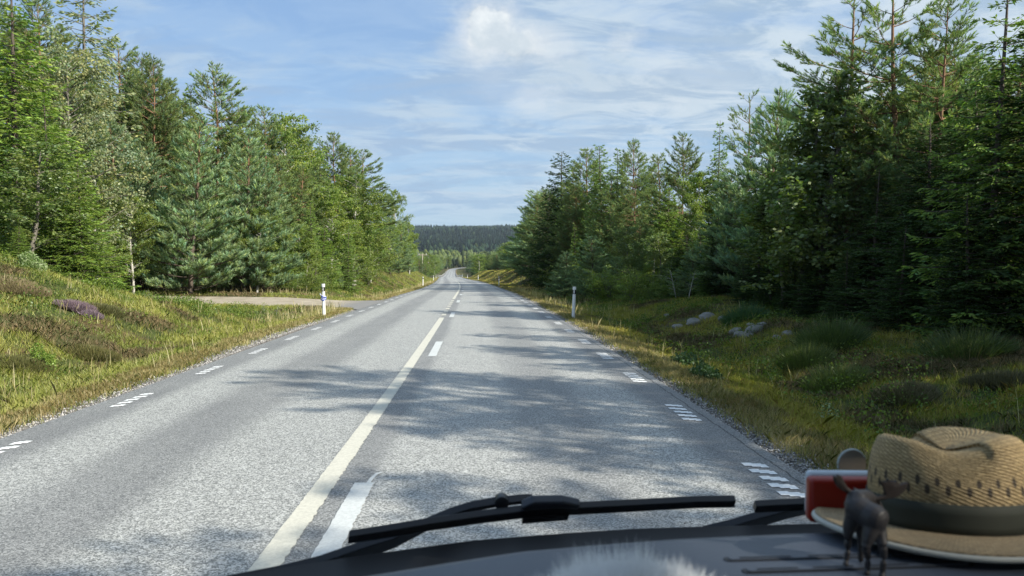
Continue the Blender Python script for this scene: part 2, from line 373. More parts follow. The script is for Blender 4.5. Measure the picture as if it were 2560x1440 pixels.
M_LINE, M_DASH = paint('cream_paint', (.60, .58, .49)), paint('white_paint', (.58, .60, .585))
M_MARK = paint('bright_white_paint', (.84, .85, .84))
def ragged(name, u0, u1_, y0, y1, mat, seed):
    """a thermoplastic stripe with slightly frayed edges"""
    rs = np.random.RandomState(seed); ys = np.arange(y0, y1, .035); ys = np.append(ys, y1)
    e0 = u0 + rs.uniform(-.004, .004, len(ys)); e1 = u1_ + rs.uniform(-.009, .009, len(ys))
    V = np.zeros((len(ys) * 2, 3)); V[0::2, 0] = e0 + cx(ys); V[1::2, 0] = e1 + cx(ys); V[:, 1] = np.repeat(ys, 2)
    V[:, 2] = np.repeat(cz_road(ys) + .0165, 2); i = np.arange(len(ys) - 1) * 2
    return V, np.stack([i, i + 1, i + 3, i + 2], -1)
V, F = ragged('c', -.245, -.075, -6, 25.4, None, 3)
segs = [(-.24, -.08, y, y + 1.0) for y in np.arange(26.6, 40.5, 2.0)] + [(-.24, -.08, 41, 330)]
o = link('centre_line', fast_mesh('centre_line', V, [F]), M_LINE); tag(o, kind='structure')
o = strips('broken_centre_line', segs, M_LINE); tag(o, kind='structure')
Vs, Fs_, n = [], [], 0
for k in range(-1, 16):
    y1 = 6.03 + 11.2 * k
    V, F = ragged('d', .075, .235, y1 - 2.8, y1, None, 40 + k)
    if k == 0: # a tail of spilled paint at the far end of the nearest dash
        q = len(V); tail = [(.17, 0), (.205, 0), (.212, .10), (.225, .20), (.262, .27), (.245, .285), (.205, .24), (.18, .13)]
        V = np.vstack([V, [[a + float(cx(y1)), y1 + b * 1.1, float(cz_road(y1)) + .0165] for a, b in tail]])
        Vs.append(V); Fs_.append([tuple(f + n) for f in F] + [tuple(n + q + j for j in range(8))]); n += len(V); continue
    Vs.append(V); Fs_.append([tuple(f + n) for f in F]); n += len(V)
me = bpy.data.meshes.new('lane_dashes'); me.from_pydata(np.vstack(Vs).tolist(), [], [f for q in Fs_ for f in q]); tag(link('lane_dashes', me, M_DASH), kind='structure')
V, F = [], []
ZZ = [(0, .05), (.06, .05), (.06, .02), (.13, .02), (.13, -.01), (.20, -.01), (.20, .09), (.17, .09), (.17, .12), (.09, .12), (.09, .15), (0, .15)]
for side in (1, -1):
    for k in range(-1, 60):
        y0 = 6.06 + 2.8 * k - .5 if side > 0 else 7.15 + 2.8 * k - .5
        if 30.5 < y0 < 40.5 and side < 0: pass
        for c in range(5):
            b0 = len(V); sh = (.004 * ((c * 7) % 5))
            for (a, b) in ZZ:
                uu = side * 3.44 + side * (a * (1 if side > 0 else .72) + sh); yy = y0 + c * .21 + b * 1.02
                V.append((uu + float(cx(yy)), yy, float(cz_road(yy)) + .0125 + .006 - .012))
            F.append(tuple(range(b0, b0 + len(ZZ))))
me = bpy.data.meshes.new('edge_marks'); me.from_pydata(V, [], F); tag(link('edge_marks', me, M_MARK), kind='structure')

# gravel side track
def TC(s): return 35.4 + s * .05 + .001 * s * s
def track():
    m, t, b = new_mat('gravel'); g = t.node('ShaderNodeNewGeometry').outputs['Position']
    n = t.noise(g, 1.1, 5, .6); n2 = t.noise(g, 26, 4, .7); c = t.mix(t.step(n, .3, .7), (.33, .28, .205), (.47, .41, .32)); c = t.mix(t.step(n2, .35, .7), t.mix(1, c, (.72, .72, .72), 'MULTIPLY'), c)
    cc = t.mix(t.step(t.node('ShaderNodeSeparateXYZ', i_0=g).outputs[0], -7.6, -5.8), c, t.mix(n2, (.13, .13, .13), (.27, .265, .255)))
    t.l.new(cc, b.inputs['Base Color']); b.inputs['Roughness'].default_value = .95
    bn = t.node('ShaderNodeBump', i_Strength=.6, i_Distance=.02); t.l.new(n2, bn.inputs['Height']); t.l.new(bn.outputs[0], b.inputs['Normal'])
    X = np.concatenate([[-5.27], np.arange(-5.6, -62, -.5)]); V = []
    for x in X:
        s = -5.27 - x; flare = 2.0 * math.exp(-s / 1.5)
        c0 = TC(s); hw = 2.6
        for k in np.linspace(-1, 1, 11):
            y = c0 + k * hw + (flare * k if True else 0) + (fbm(np.array(x * .6 + 50), np.array(k * 3.)) - .5) * .5 * abs(k)
            V.append((x, y, H(x, y) + .02 if x < -5.3 else float(cz(y)) + .004))
    F = [(i * 11 + j, i * 11 + j + 1, i * 11 + j + 12, i * 11 + j + 11) for i in range(len(X) - 1) for j in range(10)]
    me = bpy.data.meshes.new('side_track'); me.from_pydata(V, [], F); me.polygons.foreach_set('use_smooth', [True] * len(F)); return link('side_track', me, m)
tag(track(), kind='structure')

# ------------------------------------------------------------------ far hills
def hill_z(x, y):
    base = np.interp(y, [1150, 1300, 1500, 1900, 2400, 2900, 3100, 3600, 5200], [-3, 0, 20, 48, 92, 137, 136, 110, 60])
    n = (fbm(x * .0022 + 3, y * .0022 + 8, 4) - .5)
    return base + n * np.interp(y, [1300, 2400], [8, 42]) + 5 * np.sin(x * .004 + 1)
gy = np.concatenate([np.arange(1150, 3300, 50), np.arange(3300, 5300, 200)]); gx = np.concatenate([np.arange(-3600, -600, 200), np.arange(-600, 900, 40), np.arange(900, 3900, 200)]).astype(float)
m_h, t, b = new_mat('hill_ground'); b.inputs['Base Color'].default_value = (.03, .045, .018, 1); b.inputs['Roughness'].default_value = 1; b.inputs['Specular IOR Level'].default_value = 0
n = t.noise(t.node('ShaderNodeNewGeometry').outputs['Position'], .02, 5, .6); t.l.new(t.mix(n, (.02, .032, .014), (.05, .065, .028)), b.inputs['Base Color'])
hills = link('hills', grid_mesh('hills', gx, gy.astype(float), hill_z, xf=lambda U, Y: U), m_h); tag(hills, kind='structure')

# ------------------------------------------------------------------ trees
class Wood:
    """tapering limbs, as many short tubes"""
    def __init__(s): s.V = []; s.F = []; s.n = 0
    def limb(s, pts, rad, k=5):
        pts = np.asarray(pts, float); d = np.gradient(pts, axis=0); d /= np.linalg.norm(d, axis=1)[:, None] + 1e-9
        ref = np.where(np.abs(d[:, 2:3]) > .9, np.array([[1., 0, 0]]), np.array([[0, 0, 1.]]))
        a = np.cross(d, ref); a /= np.linalg.norm(a, axis=1)[:, None]; b = np.cross(d, a); th = np.arange(k) * 2 * np.pi / k
        rad = np.broadcast_to(rad, len(pts))
        V = pts[:, None] + rad[:, None, None] * (a[:, None] * np.cos(th)[None, :, None] + b[:, None] * np.sin(th)[None, :, None])
        i = (np.arange(len(pts) - 1)[:, None] * k + np.arange(k)[None]).ravel(); j = (np.arange(len(pts) - 1)[:, None] * k + (np.arange(k)[None] + 1) % k).ravel()
        s.V.append(V.reshape(-1, 3)); s.F.append(np.stack([i, j, j + k, i + k], -1) + s.n); s.n += len(pts) * k
    def mesh(s, name): return fast_mesh(name, np.vstack(s.V), [np.vstack(s.F)], smooth=True)
def unit(v): return v / (np.linalg.norm(v, axis=-1, keepdims=True) + 1e-9)
def blades(P, D, L, Wd, rs, tint, bend=0.0):
    """flat pointed leaf quads: base P, direction D, length L, width Wd"""
    n = len(P); side = unit(np.cross(D, unit(rs.normal(size=(n, 3))))); L = np.broadcast_to(L, n)[:, None]; Wd = np.broadcast_to(Wd, n)[:, None]
    mid = P + D * L * .5; V = np.stack([P, mid + side * Wd / 2, P + D * L + np.array([0, 0, -1.]) * bend * L, mid - side * Wd / 2], 1).reshape(-1, 3)
    i = np.arange(n) * 4; return V, np.stack([i, i + 1, i + 2, i + 3], -1), np.repeat(tint, 4, axis=0)
def tufts(P, D, L, rs, tint, k=11, nl=.085, w=.012):
    """bottle brushes of needles round shoots P..P+D*L"""
    n = len(P); ref = unit(rs.normal(size=(n, 3))); a = unit(np.cross(D, ref)); b = np.cross(D, a); s = (np.arange(k) + .5) / k
    th = rs.rand(n, k) * 6.283; rad = a[:, None] * np.cos(th)[..., None] + b[:, None] * np.sin(th)[..., None]
    base = P[:, None] + D[:, None] * (L[:, None] * s[None])[..., None]
    fw = (.75 + .9 * s[None, :] + rs.rand(n, k) * .3)[..., None]
    nd = unit(D[:, None] * fw + rad); tip = base + nd * nl * (.8 + .4 * rs.rand(n, k))[..., None]
    sd = unit(np.cross(nd, D[:, None] + .3 * rad)) * w / 2
    V = np.stack([base - sd, base + sd, tip], 2).reshape(-1, 3); i = np.arange(n * k) * 3
    return V, np.stack([i, i + 1, i + 2], -1), np.repeat(tint, 3 * k, axis=0)
def tints(n, rs, amt=.22, tip=None, warm=.1):
    b = 1 + rs.normal(size=(n, 1)) * amt; w = rs.normal(size=(n, 1)) * warm
    c = b * (1 + np.hstack([w, w * .25, -w])); c = np.clip(c, .35, 1.9)
    if tip is not None: c = c * tip
    return c
PROTO = {}
def spruce(seed, h=10., base=.25, rad=2.1, dens=1.0, whorl=.30, open_top=0.0, taper=.85):
    rs = np.random.RandomState(seed); w = Wood(); tz = np.linspace(0, h, 14); bx, by = rs.normal() * .02, rs.normal() * .02
    ax = np.stack([bx * tz, by * tz + .04 * np.sin(tz * .5), tz], -1); w.limb(ax, .0105 * h * (1 - tz / h) ** .8 + .010, 7)
    P, D, L, Tn = [], [], [], []; z = base
    while z < h - .12:
        tt = (z - base) / (h - base); Rz = rad * (1 - tt) ** taper * min(1, .75 + tt * 2) + .05
        nb = int(round((6 + rs.randint(3)) * (1 if tt < .8 else .7)))
        for k in range(nb):
            az = 6.283 * (k + rs.rand() * .8) / nb; l = Rz * rs.uniform(.68, 1.14); zz_ = z + rs.uniform(-.12, .12)
            slope = np.interp(tt, [0, .5, .85, 1], [-.42, -.22, .25, .9]) + rs.normal() * .07; up = np.interp(tt, [0, .6, 1], [.28, .2, .05])
            hd = np.array([math.cos(az), math.sin(az), 0]); sd = np.array([-hd[1], hd[0], 0]); c = np.array([np.interp(zz_, tz, ax[:, 0]), np.interp(zz_, tz, ax[:, 1]), zz_])
            f = lambda s: c + np.outer(s * l, hd) + np.outer(slope * s * l + up * l * s ** 2.2, [0, 0, 1])
            w.limb(f(np.linspace(0, 1, 5)), np.linspace(.012 * l + .004, .003, 5), 4)
            nt = max(3, int(l / .085 * dens)); s = np.sort(rs.rand(nt)) * .92 + .08
            for q, si in enumerate(s):
                side = 1 if q % 2 else -1; o = f(np.array([si]))[0]; tl = (.42 * l * (1 - si) ** .7 + .12) * rs.uniform(.7, 1.2)
                td = unit(hd * rs.uniform(.55, .95) + sd * side * rs.uniform(.6, 1.0) + np.array([0, 0, rs.uniform(-.45, -.02) if tt < .8 else rs.uniform(-.05, .4)]))
                m = max(2, int(tl / .058 * dens)); ss = (np.arange(m) + rs.rand(m) * .6) / m; pp = o + np.outer(ss * tl, td) + np.outer(-.18 * tl * ss ** 2, [0, 0, 1])
                cross = unit(np.cross(td, [0, 0, 1.])); alt = np.where(np.arange(m) % 2, 1, -1)[:, None]
                dd = unit(td[None] * rs.uniform(.7, 1.1, (m, 1)) + alt * cross[None] * rs.uniform(.4, .9, (m, 1)) + np.array([0, 0, 1.]) * rs.uniform(-.45, .10, (m, 1)))
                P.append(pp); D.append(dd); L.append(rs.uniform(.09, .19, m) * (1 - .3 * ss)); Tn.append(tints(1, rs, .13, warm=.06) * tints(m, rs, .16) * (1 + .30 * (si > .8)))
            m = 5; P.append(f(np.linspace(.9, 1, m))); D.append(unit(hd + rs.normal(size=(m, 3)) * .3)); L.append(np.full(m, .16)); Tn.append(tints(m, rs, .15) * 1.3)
        z += whorl * rs.uniform(.8, 1.25) * (1 + open_top * tt * 1.4)
    P, D, L, Tn = map(np.concatenate, (P, D, L, Tn)); V, F, T = blades(P, D, L * 1.3, .052, rs, Tn)
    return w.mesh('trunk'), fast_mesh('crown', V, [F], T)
def pine(seed, h=12., base=3.2, rad=2.3, whorl=.42, nbr=6, top=.55, k=14, dens=1.0, upr=.35, young=False, ragged_=.35, nl=.115, lean=.02, dead=True):
    rs = np.random.RandomState(seed); w = Wood(); tz = np.linspace(0, h, 16); bx, by = rs.normal(size=2) * lean; ph = rs.rand() * 6
    ax = np.stack([bx * tz + .10 * np.sin(tz * .55 + ph), by * tz + .10 * np.cos(tz * .5 + ph), tz], -1); ax[:, :2] -= ax[0, :2]
    w.limb(ax, (.0095 * h) * (1 - tz / h) ** .75 + .012, 8)
    P, D, L, Tn = [], [], [], []; z = base
    while z < h - .1:
        tt = (z - base) / (h - base); prof = (math.sin(math.pi * min(1, .22 + tt * .78)) ** .7 * (1 - tt * .35) if not young else (1 - tt) ** .8 * min(1, .8 + tt * 2))
        Rz = rad * prof + .14; nb = max(3, int(nbr + rs.randint(-1, 2)))
        for q in range(nb):
            if rs.rand() < ragged_ * .45 and not young: continue
            az = 6.283 * (q + rs.rand()) / nb; l = Rz * rs.uniform(1 - ragged_, 1 + ragged_ * .55); zz_ = z + rs.uniform(-.08, .08)
            slope = np.interp(tt, [0, .5, .9, 1], [-.12, .08, .50, 1.2]) * (1.0 if not young else 1.15) + rs.normal() * .10 + (.22 if young else 0)
            hd = np.array([math.cos(az), math.sin(az), 0]); sd = np.array([-hd[1], hd[0], 0]); c = np.array([np.interp(zz_, tz, ax[:, 0]), np.interp(zz_, tz, ax[:, 1]), zz_]); sw = rs.normal() * .15
            f = lambda s: c + np.outer(s * l, hd) + np.outer(sw * l * s * s, sd) + np.outer(slope * s * l + upr * l * s ** 2.5, [0, 0, 1])
            w.limb(f(np.linspace(0, 1, 6)), np.linspace(.013 * l + .006, .004, 6), 4)
            s0 = .30 if not young else .12; nt = max(3, int(l * 13.0 * dens)); s = s0 + (1 - s0) * np.sort(rs.rand(nt)) ** .75
            for j, si in enumerate(s):
                side = 1 if j % 2 else -1; o = f(np.array([si]))[0]; tl = (.36 * l * (1.08 - si) ** .6 + .10) * rs.uniform(.6, 1.15)
                td = unit(hd * rs.uniform(.5, 1) + sd * side * rs.uniform(.3, 1.0) + np.array([0, 0, rs.uniform(.05, .75) + (.25 if young else 0)]))
                w.limb(np.array([o, o + td * tl * .95]), np.array([.006, .003]), 3)
                m = max(2, int(tl / .085)); ss = np.linspace(.3, 1, m) + rs.normal(size=m) * .03; pp = o + np.outer(ss * tl, td)
                dd = unit(td[None] * .9 + rs.normal(size=(m, 3)) * .35 + np.array([0, 0, .45 if not young else .7])); dd[-1] = unit(td + np.array([0, 0, .5]))
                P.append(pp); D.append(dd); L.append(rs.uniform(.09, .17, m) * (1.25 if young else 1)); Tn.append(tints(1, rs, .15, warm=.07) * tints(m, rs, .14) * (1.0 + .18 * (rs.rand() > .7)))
            for qq in (1.0,):
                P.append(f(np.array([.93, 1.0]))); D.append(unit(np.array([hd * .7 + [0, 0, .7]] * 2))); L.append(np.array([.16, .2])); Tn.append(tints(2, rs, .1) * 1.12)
        if rs.rand() < .6 and dead and not young and tt < .15:
            az = rs.rand() * 6.283; c = np.array([np.interp(z, tz, ax[:, 0]), np.interp(z, tz, ax[:, 1]), z - .6]); e = c + np.array([math.cos(az), math.sin(az), -.1]) * rs.uniform(.5, 1.2); w.limb(np.array([c, e]), np.array([.014, .004]), 4)
        z += whorl * rs.uniform(.75, 1.2)
    m = 10; zt = np.linspace(h - .9, h, m); P.append(np.stack([np.interp(zt, tz, ax[:, 0]), np.interp(zt, tz, ax[:, 1]), zt], -1)); D.append(unit(np.array([[0, 0, 1.]] * m) + rs.normal(size=(m, 3)) * .35)); L.append(np.full(m, .2)); Tn.append(tints(m, rs, .1) * 1.1)
    P, D, L, Tn = map(np.concatenate, (P, D, L, Tn)); V, F, T = tufts(P, D, L, rs, Tn, k=k, nl=nl, w=.023)
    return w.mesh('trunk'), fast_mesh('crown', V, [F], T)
def broadleaf(seed, h=8., base=1.0, rad=1.7, nbr=80, ntw=15, nlf=22, leaf=.085, up=.75, lean=.05, shape='oval', stems=1, spread=.16, wood_r=.011):
    rs = np.random.RandomState(seed); w = Wood(); P, D, L, Tn = [], [], [], []
    for st in range(stems):
        hs = h * (1 if st == 0 else rs.uniform(.6, .95)); tz = np.linspace(0, hs, 12); bx, by = rs.normal(size=2) * (lean if stems == 1 else .16); ph = rs.rand() * 6
        ax = np.stack([bx * tz + .07 * np.sin(tz * .8 + ph), by * tz + .07 * np.cos(tz * .7 + ph), tz], -1); ax[:, :2] -= ax[0, :2]
        w.limb(ax, wood_r * hs * (1 - tz / hs) ** .8 + .008, 6)
        for q in range(nbr // stems):
            tt = (q + rs.rand()) / (nbr // stems); z = base + (hs - base) * tt ** .9
            prof = {'oval': math.sin(math.pi * (.12 + .86 * tt)) ** .6, 'cone': (1 - tt) ** .6 * .95 + .08, 'bush': math.sin(math.pi * (.3 + .62 * tt)) ** .5}[shape]
            l = rad * prof * rs.uniform(.55, 1.2) + .1; az = rs.rand() * 6.283; hd = np.array([math.cos(az), math.sin(az), 0]); c = np.array([np.interp(z, tz, ax[:, 0]), np.interp(z, tz, ax[:, 1]), z])
            sl = up * rs.uniform(.5, 1.5); arch = -rs.uniform(.1, .5)
            f = lambda s: c + np.outer(s * l, hd) + np.outer(sl * s * l + arch * l * s * s, [0, 0, 1])
            w.limb(f(np.linspace(0, 1, 5)), np.linspace(.011 * l + .004, .002, 5), 4)
            cl = tints(1, rs, .10, warm=.06)
            for j in range(max(2, int(ntw * l / rad))):
                si = rs.uniform(.2, 1); o = f(np.array([si]))[0]; td = unit(hd * rs.uniform(.2, 1) + rs.normal(size=3) * .55 + np.array([0, 0, .15])); tl = rs.uniform(.2, .5) * (.35 + .65 * l / rad) * spread / .16
                w.limb(np.array([o, o + td * tl]), np.array([.004, .0015]), 3)
                m = nlf; pp = o + np.outer(rs.rand(m) * tl * 1.05, td) + rs.normal(size=(m, 3)) * spread * .42; P.append(pp); D.append(unit(rs.normal(size=(m, 3)) + np.array([0, 0, -.35]) + td * .4)); L.append(rs.uniform(.75, 1.25, m) * leaf); Tn.append(cl * tints(m, rs, .2, warm=.1))
    P, D, L, Tn = map(np.concatenate, (P, D, L, Tn)); V, F, T = blades(P, D, L * 1.15, L * .85, rs, Tn)
    return w.mesh('trunk'), fast_mesh('crown', V, [F], T)

B_SPRUCE = bark('spruce_bark', (.09, .07, .055), (.13, .105, .085)); B_PINE = bark('pine_bark', (.11, .085, .065), (.27, .15, .085), split=(3.5, 6.5))
B_BIRCH = bark('birch_bark', (.50, .48, .44), (.62, .60, .56), spots=(.06, .055, .05)); B_GREY = bark('grey_bark', (.15, .135, .11), (.22, .20, .17))
G_SPRUCE = foliage('spruce_needles', (.150, .222, .050), .28, .14, .03); G_SPRUCE_BRIGHT = foliage('fresh_spruce_needles', (.165, .240, .048), .32, .10, .03)
G_SPRUCE_SHADE = foliage('shade_tinted_spruce_needles', (.046, .078, .024), .2, .14, .03); G_PINE = foliage('pine_needles', (.225, .285, .120), .30, .16, .03); G_YPINE = foliage('young_pine_needles', (.245, .325, .180), .30, .14, .04)  # the dark spruce green has the right wood's shade mixed into it
G_LEAF = foliage('birch_leaves', (.215, .275, .066), .42, .16, .04); G_ASPEN = foliage('aspen_leaves', (.19, .245, .075), .42, .12, .12); G_WILLOW = foliage('willow_leaves', (.24, .265, .14), .35, .12, .05)
KIND = {
 'spruce': ([dict(seed=1), dict(seed=2, rad=1.9), dict(seed=3, rad=2.4, taper=.75)], spruce, B_SPRUCE, G_SPRUCE, 'spruce'),
 'bright_spruce': ([dict(seed=11, rad=2.5), dict(seed=12, rad=2.2)], spruce, B_SPRUCE, G_SPRUCE_BRIGHT, 'spruce'),
 'shade_tinted_spruce': ([dict(seed=14, rad=2.0), dict(seed=15, rad=2.6, taper=.7)], spruce, B_SPRUCE, G_SPRUCE_SHADE, 'spruce'),
 'open_spruce': ([dict(seed=17, rad=2.3, dens=.9, whorl=.36, open_top=.4, taper=.7)], spruce, B_SPRUCE, G_SPRUCE, 'spruce'),
 'larch': ([dict(seed=19, rad=2.0, dens=.85, whorl=.36, base=2, taper=.5, open_top=.1)], spruce, B_GREY, G_WILLOW, 'larch'),
 'pine': ([dict(seed=21), dict(seed=22, rad=2.1, base=4.2), dict(seed=23, rad=2.6, base=2.2), dict(seed=24, rad=2.0, base=1.6)], pine, B_PINE, G_PINE, 'pine'),
 'lanky_pine': ([dict(seed=26, h=11, base=3.2, rad=2.0, whorl=.62, nbr=5, dens=.8, ragged_=.45), dict(seed=27, h=11, base=3.0, rad=1.9, whorl=.7, nbr=5, dens=.75, ragged_=.5)], pine, B_PINE, G_PINE, 'pine'),
 'young_pine': ([dict(seed=31, h=7, base=.3, rad=1.9, whorl=.42, nbr=6, young=True, ragged_=.2, upr=.25, dens=1.0, nl=.125), dict(seed=32, h=7, base=.3, rad=1.6, whorl=.45, nbr=6, young=True, ragged_=.25, upr=.3, nl=.125)], pine, B_PINE, G_YPINE, 'pine'),
 'birch': ([dict(seed=41), dict(seed=42, rad=1.5), dict(seed=43, rad=2.0, base=1.6)], broadleaf, B_BIRCH, G_LEAF, 'birch'),
 'aspen': ([dict(seed=46, rad=1.15, nbr=64, ntw=12, nlf=17, leaf=.105, up=1.1, shape='cone'), dict(seed=47, rad=1.3, nbr=64, ntw=12, nlf=17, leaf=.10, up=1.0)], broadleaf, B_GREY, G_ASPEN, 'aspen'),
 'willow': ([dict(seed=51, rad=2.1, nbr=90, ntw=14, nlf=20, leaf=.075, base=.5, shape='bush')], broadleaf, B_GREY, G_WILLOW, 'willow'),
 'shrub': ([dict(seed=55, h=2.5, base=.1, rad=1.0, nbr=44, ntw=10, nlf=16, leaf=.06, stems=4, shape='bush', wood_r=.008), dict(seed=56, h=2.5, base=.1, rad=.8, nbr=40, ntw=10, nlf=16, leaf=.055, stems=3, shape='bush', wood_r=.008)], broadleaf, B_GREY, G_LEAF, 'shrub'),
 'sapling': ([dict(seed=58, h=2.5, base=.25, rad=.55, nbr=20, ntw=5, nlf=8, leaf=.06, wood_r=.007), dict(seed=59, h=2.5, base=.6, rad=.5, nbr=16, ntw=5, nlf=7, leaf=.06, wood_r=.007)], broadleaf, B_BIRCH, G_LEAF, 'sapling'),
}
DISPLAY = {'spruce': 'spruce_tree', 'bright_spruce': 'spruce_tree', 'shade_tinted_spruce': 'spruce_tree', 'open_spruce': 'spruce_tree', 'larch': 'larch_tree', 'pine': 'pine_tree', 'lanky_pine': 'pine_tree',
           'young_pine': 'young_pine', 'birch': 'birch_tree', 'aspen': 'aspen_tree', 'willow': 'willow_tree', 'shrub': 'shrub', 'sapling': 'sapling'}
def proto(kind, v):
    if (kind, v) not in PROTO:
        lst, fn, bk, lf, _ = KIND[kind]; a, b = fn(**lst[v]); a.materials.append(bk); b.materials.append(lf); PROTO[(kind, v)] = (a, b, lst[v].get('h', {'spruce': 10., 'pine': 12., 'broadleaf': 8.}[fn.__name__]))
    return PROTO[(kind, v)]
_tc = 0
def plant(kind, x, y, height, label, group, wide=1.0, v=None, rz=None, tilt=(0, 0), cat=None):
    global _tc; _tc += 1; rr = random.Random(_tc * 7 + 3)
    v = rr.randrange(len(KIND[kind][0])) if v is None else v; tr, cr, ph = proto(kind, v); s = height / ph
    r = empty(DISPLAY[kind], (x, y, H(x, y) - .05), rr.uniform(0, 6.28) if rz is None else rz); r.rotation_euler.x, r.rotation_euler.y = tilt; w_ = s ** .85 * wide * 1.18; r.scale = (w_, w_, s)
    for me, nm in ((tr, 'trunk'), (cr, 'crown')): link(nm, me, None, r)
    tag(r, label, cat or {'sapling': 'sapling', 'shrub': 'shrub'}.get(kind, 'tree'), group); return r
def plant_px(kind, px, top, Y, label, group, **kw):
    p = at(px, top, Y); return plant(kind, p[0], Y, max(.5, p[2] - H(p[0], Y)), label, group, **kw)
GL, GR, GF = 'trees of the forest edge left of the road', 'trees of the forest edge right of the road', 'trees further down the road'
# ---- landmark trees: (kind, px, top row, distance, width factor, label)
LEFT = [
 ('bright_spruce', 38, -70, 29, 1.05, 'very tall bright spruce at the far left edge, its top cut off by the frame'),
 ('bright_spruce', 122, 235, 26.5, .95, 'bright green spruce with bare yellow leader shoot behind the heather knoll'),
 ('aspen', 60, 362, 24.5, 1.5, 'pale leaved aspen in front of the bright spruces at the left edge'),
 ('bright_spruce', 205, 400, 26, 1.15, 'low bright spruce whose skirt hangs over the end of the knoll'),
 ('bright_spruce', 45, 560, 23.5, 1.25, 'small bright spruce standing lowest at the left edge on the knoll'),
 ('pine', 98, 18, 37, .8, 'dark pine top showing between the tall spruce and the thin larch'),
 ('willow', 175, 150, 33, .9, 'grey green willow with hanging sprays right of the tall bright spruce'),
 ('larch', 203, -60, 43, .95, 'tall thin larch with open branches standing up against the sky'),
 ('pine', 292, 120, 48, 1.0, 'broad pine just right of the tall thin larch'),
 ('pine', 345, 150, 50, .95, 'pine with upturned tips between the larch and the pointed pine'),
 ('pine', 385, 165, 46, .8, 'pointed pine top above the blue green young pines'),
 ('pine', 432, 238, 49, .8, 'shorter pine beside the dead topped spruce'),
 ('spruce', 468, 205, 52, .7, 'spruce with a thin dead top in a dip of the left skyline'),
 ('pine', 545, 172, 53, .95, 'tallest lone pine standing out of the left skyline'),
 ('pine', 606, 262, 55, .9, 'pine leaning out just right of the tall lone pine'),
 ('pine', 656, 280, 60, .9, 'pine with a small round top halfway down the left skyline'),
 ('birch', 697, 296, 62, .9, 'slim birch top poking above the pines of the left skyline'),
 ('pine', 728, 322, 66, .9, 'pine next to the slim birch top on the left skyline'),
 ('pine', 770, 345, 72, .9, 'first of the row of small pine tops right of the birch top'),
 ('spruce', 800, 347, 74, .8, 'narrow spruce within the row of small tops on the left skyline'),
 ('pine', 832, 343, 78, .9, 'highest of the small pine tops on the left skyline'),
 ('pine', 868, 372, 83, .9, 'pine between the small tops and the last dark pine on the left'),
 ('pine', 910, 383, 90, 1.25, 'dark broad pine that ends the left skyline above the road'),
 ('birch', 982, 478, 130, .7, 'feathery birch leaning out over the road at the end of the left wood'),
 ('young_pine', 282, 308, 41, 1.0, 'blue green young pine with candle shoots left of the big bushy pine'),
 ('young_pine', 345, 365, 43, .95, 'blue green young pine tucked beside the big bushy pine'),
 ('young_pine', 470, 312, 40, 1.15, 'big bushy young pine in the middle of the left forest edge'),
 ('young_pine', 600, 345, 43, 1.05, 'blue green young pine right of the big bushy one'),
 ('young_pine', 655, 425, 44, 1.0, 'rounded young pine above the leaning white birch trunk'),
 ('pine', 752, 415, 56, .8, 'pine with a bare red trunk showing through the left wood'),
 ('pine', 700, 385, 54, .85, 'pine behind the rounded young pine on the left'),
 ('spruce', 778, 500, 53, .8, 'slim dark green spruce behind the reflector post with the blue band'),
 ('birch', 885, 440, 68, 1.2, 'light green birch thicket top above the bank beyond the side track'),
 ('birch', 828, 470, 58, 1.2, 'light green birch right of the slim spruce by the side track'),
 ('birch', 925, 520, 76, 1.0, 'light green birch hanging over the start of the roadside bank'),
 ('spruce', 870, 560, 56, .8, 'small spruce under the birch thicket by the road'),
 ('young_pine', 996, 558, 118, 1.1, 'young pine on the bank before the utility pole'),
 ('birch', 1023, 560, 150, .8, 'pointed golden green birch at the end of the left bank'),
 ('young_pine', 975, 570, 100, 1.3, 'young pine on the grassy bank behind the far reflector post'),
 ('birch', 330, 500, 38, .9, 'small birch in front of the young pines over the side track'),
 ('birch', 245, 440, 36, .7, 'birch with pale leaves over the far end of the side track'),
 ('birch', 640, 520, 43, 1.0, 'birch with airy twigs above the side track mouth'),
 ('pine', 240, 250, 46, .9, 'pine half hidden behind the grey green willow'),
]
